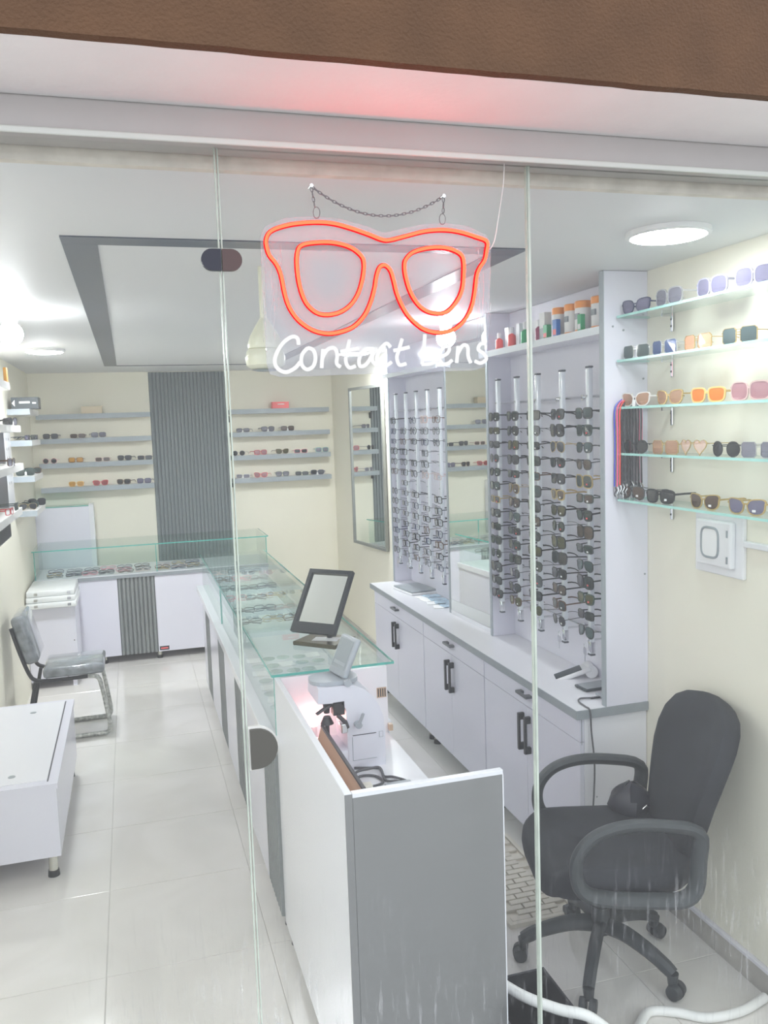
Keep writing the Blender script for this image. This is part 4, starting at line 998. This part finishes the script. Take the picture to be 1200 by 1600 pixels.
RS = [(0, 2.83, 'cat', 'navy', 'lilac'), (0, 2.63, 'big', 'silver', 'smoke'), (0, 2.40, 'big', 'lilac', 'lilac'), (0, 2.20, 'big', 'lilac', 'lilac'),
      (1, 2.83, 'hex', 'silver', 'teal'), (1, 2.655, 'hex', 'silver', 'blue'), (1, 2.47, 'hex', 'gold', 'peach'), (1, 2.265, 'hex', 'gold', 'teal'),
      (2, 2.835, 'cat', 'clear', 'tan'), (2, 2.625, 'cat', 'gold', 'tan'), (2, 2.415, 'trapeze', 'yellow', 'orange'), (2, 2.215, 'big', 'blush', 'pink'),
      (3, 2.835, 'round', 'black', 'dark'), (3, 2.65, 'hex', 'gold', 'tan'), (3, 2.49, 'heart', 'gold', 'rose'), (3, 2.325, 'round', 'black', 'dark'), (3, 2.17, 'hex', 'silver', 'smoke'),
      (4, 2.855, 'teardrop', 'gunmetal', 'brown'), (4, 2.68, 'trapeze', 'black', 'dark'), (4, 2.43, 'cat', 'gold', 'brown'), (4, 2.225, 'cat', 'gold', 'lilac')]
cn = {}
for k, y, st, fr, ln in RS:
    cn[k] = cn.get(k, 0) + 1
    eyewear(st, fr, ln, (1.835, y, GS[k]), R(-86 + random.uniform(-4, 10)), '%s framed sunglasses with %s lenses, %s from the rack on the %s glass shelf' % (fr, ln, ordn[cn[k]-1], ordn[k]), 'sunglasses on the glass shelves', thin=(st == 'round' and False), sticker='w' if k == 4 else None, scale=1.06, tagged=(k == 2 and cn[k] == 1))
# cords hanging on the side panel
cb = thing('eyewear_cord_bundle', 'bundle of black and coloured eyewear cords hanging on the side panel', 'cords', (1.85, 2.90, 2.0))
MB().cyl((1.858, 2.929, 2.035), (1.858, 2.885, 2.040), .004, n=8).build('hook', 'chrome', cb)
rc = random.Random(8)
ncord = 26
for k in range(ncord):
    t = k/(ncord-1); x = 1.797 + t*.112
    colr = 'royal' if k == 0 else 'pink' if k in (1, ncord-1, ncord-2) else 'yellow' if k == 3 else 'red' if k == 2 else 'ink'
    yy = 2.918 - .012*(k % 3) - .004
    zz = 1.700 + rc.uniform(-.02, .01)
    pts = smoothpts([(1.858, 2.905, 2.036), (1.858+(x-1.858)*.7, yy, 2.012), (x, yy, 1.975), (x+rc.uniform(-.002, .002), yy, 1.85), (x+rc.uniform(-.002, .002), yy, zz)], k=3)
    c = MB().tube(pts, .0030, 5).build('cord', colr, cb, True)
    MB().tube([(x+rc.uniform(-.003, .003), yy, zz-.001), (x+.004, yy-.003, zz-.014), (x-.003, yy, zz-.030), (x+.002, yy, zz-.037-rc.uniform(0, .02))], .0024, 5).build('end_loop', 'chrome' if k % 3 else 'ink', c, True)

# wall box and conduit
ib = thing('wall_intercom', 'white flush wall box with dark rounded window on the right wall', 'wall box', (XR, 2.485, 1.40))
MB().rbox(XR-.016, XR-.0005, 2.360, 2.612, 1.398, 1.612, r=.004).build('back_plate', 'white_plastic', ib)
MB().rbox(XR-.040, XR-.016, 2.395, 2.580, 1.430, 1.590, r=.007).build('cover', 'white_plastic', ib)
ow = superell(.045, .052, 4, 24)
b = MB()
b.tube([(XR-.041, 2.500+x, 1.512+z) for x, z in ow], .0045, 6, closed=True); b.build('window_rim', 'grey_edge', ib, True)
MB().prism([(x*.95, z*.95) for x, z in ow], lambda u, v: (XR-.0415, 2.500+u, 1.512+v), lambda u, v: (XR-.040, 2.500+u, 1.512+v)).build('window', 'paper', ib)
for z in (1.55, 1.46): MB().box(XR-.043, XR-.040, 2.408, 2.414, z-.012, z+.012).build('latch', 'grey_edge', ib)
tag(MB().rbox(XR-.022, XR-.0005, 1.93, 2.355, 1.512, 1.532, r=.003).build('cable_conduit', 'white_plastic'), 'white cable conduit running from the wall box', 'conduit')

# ------------------------------------------------------------------ office chair
oc = thing('office_chair', 'black swivel office chair with looped armrests behind the dusty glass', 'chair', (1.52, 2.575, 0), R(-14))
def ocb(mb, name, mt, par=None, smooth=True): return mb.build(name, mt, par or oc, smooth, local=True)
for q in (157, 14, -62, -129, 82):
    q += 14; a = R(q); c_, s_ = math.cos(a), math.sin(a); rad = .275
    b = MB().tube(smoothpts([(.02*c_, .02*s_, .150), (.10*c_, .10*s_, .150), (.19*c_, .19*s_, .125), (.25*c_, .25*s_, .098), (rad*c_, rad*s_, .082)]), [.030, .030, .030, .030, .029, .029, .028, .028, .027, .027, .026, .026, .025, .025, .025, .025, .024, .024, .023, .023, .023][:21], 8, rz=.020)
    leg = ocb(b, 'leg', 'chair_plastic')
    ca = MB(); ca.cyl((rad*c_, rad*s_, .045), (rad*c_, rad*s_, .085), .016, .020, 12)
    px, py = rad*c_+.012*c_, rad*s_+.012*s_
    for sd in (-1, 1): ca.cyl((px - s_*.006*sd, py + c_*.006*sd, .028), (px - s_*.028*sd, py + c_*.028*sd, .028), .028, .024, 16)
    ocb(ca, 'caster', 'chair_plastic', leg)
col_ = MB(); col_.cyl((0, 0, .12), (0, 0, .22), .034, .032, 16); col_.cyl((0, 0, .22), (0, 0, .40), .026, .026, 16); ocb(col_, 'column', 'chair_plastic')
OX, OY = .005, -.055
me_ = MB(); me_.rbox(OX-.11, OX+.15, OY-.10, OY+.10, .385, .412, r=.01); ocb(me_, 'mechanism', 'chair_plastic')
# seat: soft slab with rolled front
sv = []; sf = []; NU, NV = 18, 14
ring = superell(1, 1, 4.5, 32)
levels = [(.80, .405), (.93, .410), (.985, .430), (1.0, .462), (.985, .492), (.93, .510), (.80, .518), (.45, .515), (.05, .512)]
for sc_, z in levels:
    for x, y in ring:
        zz = z - (.030 if x < -.75 and z > .42 else 0)*((-x-.75)/.25 if x < -.75 else 0)
        sv.append((OX-.01 + x*.262*sc_, OY + y*.245*sc_*(1-.05*x), zz))
n = 32
for k in range(len(levels)-1):
    for i in range(n): sf.append((k*n+i, k*n+(i+1) % n, (k+1)*n+(i+1) % n, (k+1)*n+i))
sf.append(tuple(range(n-1, -1, -1))); sf.append(tuple((len(levels)-1)*n+i for i in range(n)))
b = MB(); b.add(sv, sf); ocb(b, 'seat', 'chair_fabric')
# backrest outline (lateral y, height along the back)
half = [(.150, 0), (.172, .05), (.190, .13), (.212, .22), (.232, .30), (.240, .37), (.234, .43), (.206, .48), (.156, .514), (.09, .533), (.03, .540)]
outl = [(y, h) for y, h in half] + [(-y, h) for y, h in reversed(half)]
layers = [(.93, -.012), (.985, 0), (1.0, .018), (1.0, .040), (.97, .058), (.85, .066)]
bv = []; bf = []; n = len(outl)
for sc_, d in [(.55, -.022), (.80, -.019)] + layers:
    for y, h in outl:
        hh = .28 + (h-.28)*sc_; yy = y*sc_
        dish = .030*(yy/.238)**2*-1 + .020*math.sin(math.pi*hh/.55)*-1
        lean = R(17); bx_, bz_ = d + dish, hh
        bv.append((OX+.215 + bx_*math.cos(lean) + bz_*math.sin(lean), OY + yy, .470 + bz_*math.cos(lean) - bx_*math.sin(lean)))
L8 = len(layers)+2
for k in range(L8-1):
    for i in range(n): bf.append((k*n+i, k*n+(i+1) % n, (k+1)*n+(i+1) % n, (k+1)*n+i))
bf.append(tuple(range(n-1, -1, -1))); bf.append(tuple((L8-1)*n+i for i in range(n)))
b = MB(); b.add(bv, bf); ocb(b, 'backrest', 'chair_fabric')
b = MB().tube(smoothpts([(OX+.05, OY, .40), (OX+.22, OY, .39), (OX+.285, OY, .44), (OX+.315, OY, .58), (OX+.345, OY, .68)]), .022, 8, rz=.035); ocb(b, 'back_bracket', 'chair_plastic')
for sd in (-1, 1):
    yy = OY + sd*.272
    loop = smoothpts([(OX+.212, yy, .640), (OX+.10, yy, .668), (OX-.02, yy, .672), (OX-.115, yy, .645), (OX-.170, yy, .585), (OX-.178, yy, .51), (OX-.145, yy, .455), (OX-.06, yy, .432), (OX+.08, yy, .420), (OX+.165, yy, .418), (OX+.206, yy, .455), (OX+.215, yy, .55)], True, 4)
    ocb(MB().tube(loop, .020, 10, closed=True, rz=.027), 'armrest', 'chair_plastic')
    b = MB().box(OX-.06, OX+.10, min(yy, OY+sd*.10), max(yy, OY+sd*.10), .408, .420); ocb(b, 'arm_bracket', 'chair_plastic')
bg = thing('black_bag', 'crumpled black cloth bag on the office chair seat', 'bag', (1.70, 2.66, .515), R(20))
cp = []; rbg = random.Random(2)
ringb = superell(1, 1, 2.4, 16); bv = []; bf = []
for k, (sc_, z) in enumerate([(.9, 0), (1.0, .02), (.85, .055), (.5, .085), (.08, .10)]):
    for x, y in ringb: bv.append((x*.085*sc_+rbg.uniform(-.006, .006), y*.075*sc_+rbg.uniform(-.006, .006), z + (0 if k == 0 else rbg.uniform(-.006, .006))))
for k in range(4):
    for i in range(16): bf.append((k*16+i, k*16+(i+1) % 16, (k+1)*16+(i+1) % 16, (k+1)*16+i))
bf.append(tuple(range(15, -1, -1))); bf.append(tuple(64+i for i in range(16)))
b = MB(); b.add(bv, bf); b.build('cloth', 'ink', bg, True, local=True)
MB().tube([(-.03, -.075, .03), (-.02, -.085, .045), (-.008, -.083, .035)], .003, 6).build('clasp', 'chrome', bg, True, local=True)

# bin, hose, mat
bn = thing('waste_bin', 'black rectangular waste bin beside the desk front', 'bin', (1.02, 2.08, 0))
x0, x1, y0, y1, h = .918, 1.118, 1.935, 2.232, .285
b = MB(); t_ = .004; ins = .022
vs = []
for (i_, z) in ((ins, 0), (0, h), (t_, h), (ins+t_, .006)):
    vs += [(x0+i_, y0+i_, z), (x1-i_, y0+i_, z), (x1-i_, y1-i_, z), (x0+i_, y1-i_, z)]
fs = [(3, 2, 1, 0), (12, 13, 14, 15)]
for k in range(3):
    for i in range(4): fs.append((k*4+i, k*4+(i+1) % 4, k*4+4+(i+1) % 4, k*4+4+i))
b.add(vs, fs); b.build('tub', 'bin', bn)
b = MB(); rim = [(x0, y0), (x1, y0), (x1, y1), (x0, y1)]
b.tube([(x, y, h) for x, y in rim], .005, 6, closed=True); b.build('rim', 'bin', bn)
hs = [(.925, 2.25, .302), (.957, 2.195, .302), (1.00, 2.11, .302), (1.065, 2.03, .303), (1.13, 1.985, .298), (1.22, 1.995, .215), (1.33, 2.09, .11), (1.43, 2.20, .035), (1.52, 2.275, .0165), (1.60, 2.245, .0165), (1.68, 2.19, .0165), (1.80, 2.18, .0165), (1.92, 2.21, .0165)]
tag(MB().tube(smoothpts(hs, k=6), .0155, 10).build('white_hose', 'hose', None, True), 'thick white hose draped over the black bin onto the floor', 'hose')
mt_ = thing('slotted_floor_mat', 'cream slotted plastic floor mat beside the base cabinets', 'floor mat', (1.45, 3.18, 0))
mx0, mx1, my0, my1 = 1.30, 1.60, 2.865, 3.55
b = MB(); b.box(mx0, mx1, my0, my0+.018, .001, .018); b.box(mx0, mx1, my1-.018, my1, .001, .018); b.box(mx0, mx0+.018, my0+.018, my1-.018, .001, .018); b.box(mx1-.018, mx1, my0+.018, my1-.018, .001, .018); b.box(mx0+.018, mx1-.018, my0+.018, my1-.018, .001, .006)
b.build('frame', 'mat_cream', mt_)
sl = MB().rbox(0, .082, 0, .030, 0, .011, r=.0015, seg=1).mesh('slat', 'mat_cream'); base = root_loc(mt_)
yy = my0+.022; k = 0
while yy + .030 < my1-.018:
    x = mx0+.020 + (-.043 if k % 2 else 0)
    while x + .082 < mx1-.016:
        if x > mx0+.018: o = link('slat', sl, mt_); o.location = Vector((x, yy, .006)) - base
        x += .0875
    yy += .036; k += 1

# ------------------------------------------------------------------ lamps
def disc_lamp(label, x, y, dm='lamp_white'):
    t = thing('ceiling_lamp', label, 'lamp', (x, y, ZC-.02), 0, 'round ceiling lamps')
    MB().lathe([(.118, 0), (.125, .004), (.125, .018)], (x, y, ZC-.0185), 32).build('rim', 'lamp_body', t, True)
    MB().lathe([(.02, -.012), (.07, -.009), (.105, -.003), (.112, .0)], (x, y, ZC-.0187), 32).build('diffuser', dm, t, True)
disc_lamp('round white ceiling lamp above the glass shelves', 1.60, 2.29, 'lamp_soft')
disc_lamp('round white ceiling lamp by the left back corner', -.48, 6.00)
disc_lamp('round white ceiling lamp seen through the neon sign', 1.68, 6.35)
disc_lamp('unseen round ceiling lamp added at the front left', -.48, 2.45, 'lamp_soft')  # out of view, added to brighten the shop
def bulb_lamp(label, x, y):
    t = thing('bulb_lamp', label, 'lamp', (x, y, ZC-.15), 0, 'bare globe bulbs on the ceiling')
    MB().lathe([(.030, -.055), (.034, -.03), (.045, -.008), (.050, -.0005)], (x, y, ZC), 20).build('socket', 'lamp_body', t, True)
    MB().sphere((x, y, ZC-.098), .052, 20, 12).build('globe', 'bulb', t, True)
bulb_lamp('bare glowing globe bulb over the left wall shelves', -.47, 4.18)
bulb_lamp('bare glowing globe bulb seen behind the neon sign', 1.69, 4.42)
pc = thing('pendant_dome', 'cream bell shaped pendant partly hidden by the neon sign', 'pendant', (.475, 3.0, 2.15))
MB().cyl((.475, 3.0, 2.33), (.475, 3.0, ZC-.0005), .012, n=12).build('stem', 'cream_plastic', pc, True)
MB().lathe([(.058, 2.232), (.060, 2.245), (.050, 2.275), (.030, 2.310), (.014, 2.335)], (.475, 3.0, 0), 24).build('bell', 'cream_plastic', pc, True)
MB().lathe([(.045, 2.160), (.066, 2.175), (.070, 2.200), (.064, 2.224), (.055, 2.2315)], (.475, 3.0, 0), 24).build('bowl', 'cream_plastic', pc, True)
MB().lathe([(.030, 2.155), (.050, 2.1595)], (.475, 3.0, 0), 24).build('dark_ring', 'grey_edge', pc, True)

# ------------------------------------------------------------------ neon sign hanging outside the glass
YS = 1.825
def SG(u, v, d=0.0): return (4.82602e-4*u - 1.62013e-5*v + .277445, YS + d, 5.477e-6*u - 4.54264e-4*v + 2.495128)
ns = thing('neon_sign', 'red neon spectacles sign reading Contact Lens on clear acrylic', 'neon sign', SG(590, 940))
outer = [(62,320),(75,290),(110,268),(180,248),(270,238),(350,240),(430,258),(520,287),(585,311),(625,312),(700,292),(790,268),(880,260),(960,268),(1040,290),(1095,312),(1094,360),(1085,402),(1060,440),(1046,480),(1037,560),(1022,630),(990,690),(940,735),(880,752),(820,747),(770,725),(715,675),(680,620),(655,560),(640,500),(625,455),(600,431),(575,440),(560,480),(550,540),(530,610),(500,670),(450,720),(380,745),(320,748),(260,730),(200,685),(160,625),(140,560),(125,480),(105,430),(75,390),(63,350)]
inl = [(200,370),(225,340),(300,328),(370,330),(440,350),(490,390),(501,430),(495,490),(475,560),(440,615),(390,650),(330,662),(280,650),(235,605),(208,530),(196,440)]
inr = [(700,400),(730,370),(790,350),(860,343),(920,352),(965,375),(980,410),(981,480),(975,540),(955,590),(915,640),(870,660),(810,652),(760,618),(720,555),(697,480),(692,430)]
for pts, nm in ((outer, 'frame_tube'), (inl, 'lens_tube'), (inr, 'lens_tube')):
    p = smoothpts([SG(u, v, -.004) for u, v in pts], True, 4)
    o = MB().tube(p, .0034, 8, closed=True).build(nm, 'neon', ns, True)
    p = smoothpts([SG(u, v, .0015) for u, v in pts], True, 4)
    MB().tube(p, .0052, 8, closed=True).build('jacket', 'neon_jacket', o, True)
LET = {'C': [[(200,800),(195,770),(170,762),(130,790),(100,840),(93,880),(110,912),(145,925),(185,905),(205,880)]],
 'o': [[(240,815),(215,845),(212,890),(235,915),(265,900),(275,860),(265,825),(240,815)]],
 'n': [[(310,822),(306,866),(303,910)], [(306,866),(330,825),(362,818),(375,850),(372,890),(390,908)]],
 't': [[(432,780),(420,835),(414,880),(430,912),(460,905)], [(390,835),(432,829),(475,820)]],
 'a': [[(543,828),(505,828),(478,865),(480,905),(510,898),(540,850),(546,822)], [(543,835),(538,880),(560,906)]],
 'c': [[(625,820),(605,800),(575,830),(560,870),(570,905),(605,905),(630,890)]],
 't2': [[(680,780),(664,835),(655,870),(668,905),(700,900)], [(640,835),(678,829),(715,820)]],
 'L': [[(790,760),(786,830),(776,905)], [(776,905),(815,903),(850,893)]],
 'e': [[(865,872),(900,856),(912,832),(895,814),(868,845),(862,880),(880,906),(905,903),(925,888)]],
 'n2': [[(955,820),(952,860),(948,902)], [(951,864),(978,818),(1003,825),(1006,870),(1020,905)]],
 's': [[(1095,812),(1068,812),(1056,838),(1085,860),(1098,888),(1070,906),(1040,895)]]}
for k, strokes in LET.items():
    b = MB()
    for s_ in strokes: b.tube(smoothpts([SG(u, v, -.004) for u, v in s_], False, 5), .0042, 7)
    b.build('letter', 'letters', ns, True)
bo = [(40,300),(60,255),(150,215),(280,205),(400,215),(520,245),(600,275),(700,250),(800,228),(900,222),(1010,235),(1100,275),(1125,330),(1122,480),(1118,700),(1115,880),(1095,925),(1050,940),(700,940),(300,945),(120,945),(75,930),(62,880),(50,600)]
bo = [SG(u, v) for u, v in bo]
MB().prism([(p[0], p[2]) for p in bo], lambda x, z: (x, YS+.007, z), lambda x, z: (x, YS+.012, z)).build('acrylic_board', 'acrylic', ns)
# wrinkled film along the two sides
for u0, u1, nm in ((42, 150, 0), (1040, 1126, 1)):
    b = MB(); rf = random.Random(nm+1)
    for k in range(9):
        u = u0 + (u1-u0)*rf.random(); v0 = rf.uniform(300, 600); v1 = v0 + rf.uniform(120, 320)
        b.tube(smoothpts([SG(u+rf.uniform(-6, 6), v0+(v1-v0)*q, .0055) for q in (0, .33, .66, 1)], k=3), .0009, 4)
    b.build('film_creases', 'film', ns)['kind'] = 'stuff'
def chain(pts, link_r=.0042, wire=.0012):
    b = MB(); pts = [Vector(p) for p in pts]
    seg = []; tot = 0
    for a, c in zip(pts, pts[1:]): seg.append((c-a).length); tot += seg[-1]
    nl = int(tot/(link_r*2.1)); d = 0
    for k in range(nl):
        s_ = (k+.5)*tot/nl; i = 0
        while s_ > seg[i] and i < len(seg)-1: s_ -= seg[i]; i += 1
        dirv = (pts[i+1]-pts[i]).normalized(); c = pts[i] + dirv*s_
        side = Vector((0, 1, 0)) if k % 2 else dirv.cross(Vector((0, 1, 0))).normalized()
        b.tube([c + dirv*link_r*1.45*math.cos(q) + side*link_r*.62*math.sin(q) for q in [2*math.pi*j/8 for j in range(8)]], wire, 4, closed=True)
    return b
hkL, hkR = SG(265, 72), SG(883, 99)
cat_ = [SG(265+618*t, 72+27*t + 4*112*t*(1-t), .004) for t in [i/24 for i in range(25)]]
ch = chain(cat_).build('hanging_chain', 'metal_chain', ns); ch['kind'] = 'stuff'
for (a, b0) in (((265, 75), (280, 165)), ((883, 102), (882, 178))):
    c = chain([SG(*a, .004), SG(*b0, .004)]).build('drop_chain', 'metal_chain', ns); c['kind'] = 'stuff'
for (u, v) in ((289, 190), (880, 205)):
    MB().tube([SG(u+15*math.cos(q), v+26*math.sin(q), .006) for q in [2*math.pi*j/16 for j in range(16)]], .0009, 5, closed=True).build('key_ring', 'metal_chain', ns)
for (u, v) in ((265, 70), (883, 97)):
    p = SG(u, v); MB().cyl((p[0], YF-.0055, p[2]), (p[0], YS, p[2]), .004, n=10).build('wall_hook', 'chrome', ns, True)
tag(MB().tube(smoothpts([SG(1122, 345, .01), SG(1145, 300, .01), SG(1165, 180, .01), SG(1180, 90, .012), SG(1190, 10, .012), SG(1192, -75, .012)]), .0011, 5).build('sign_cable', 'hose', None, True), 'thin white cable from the neon sign up to the head rail', 'cable')
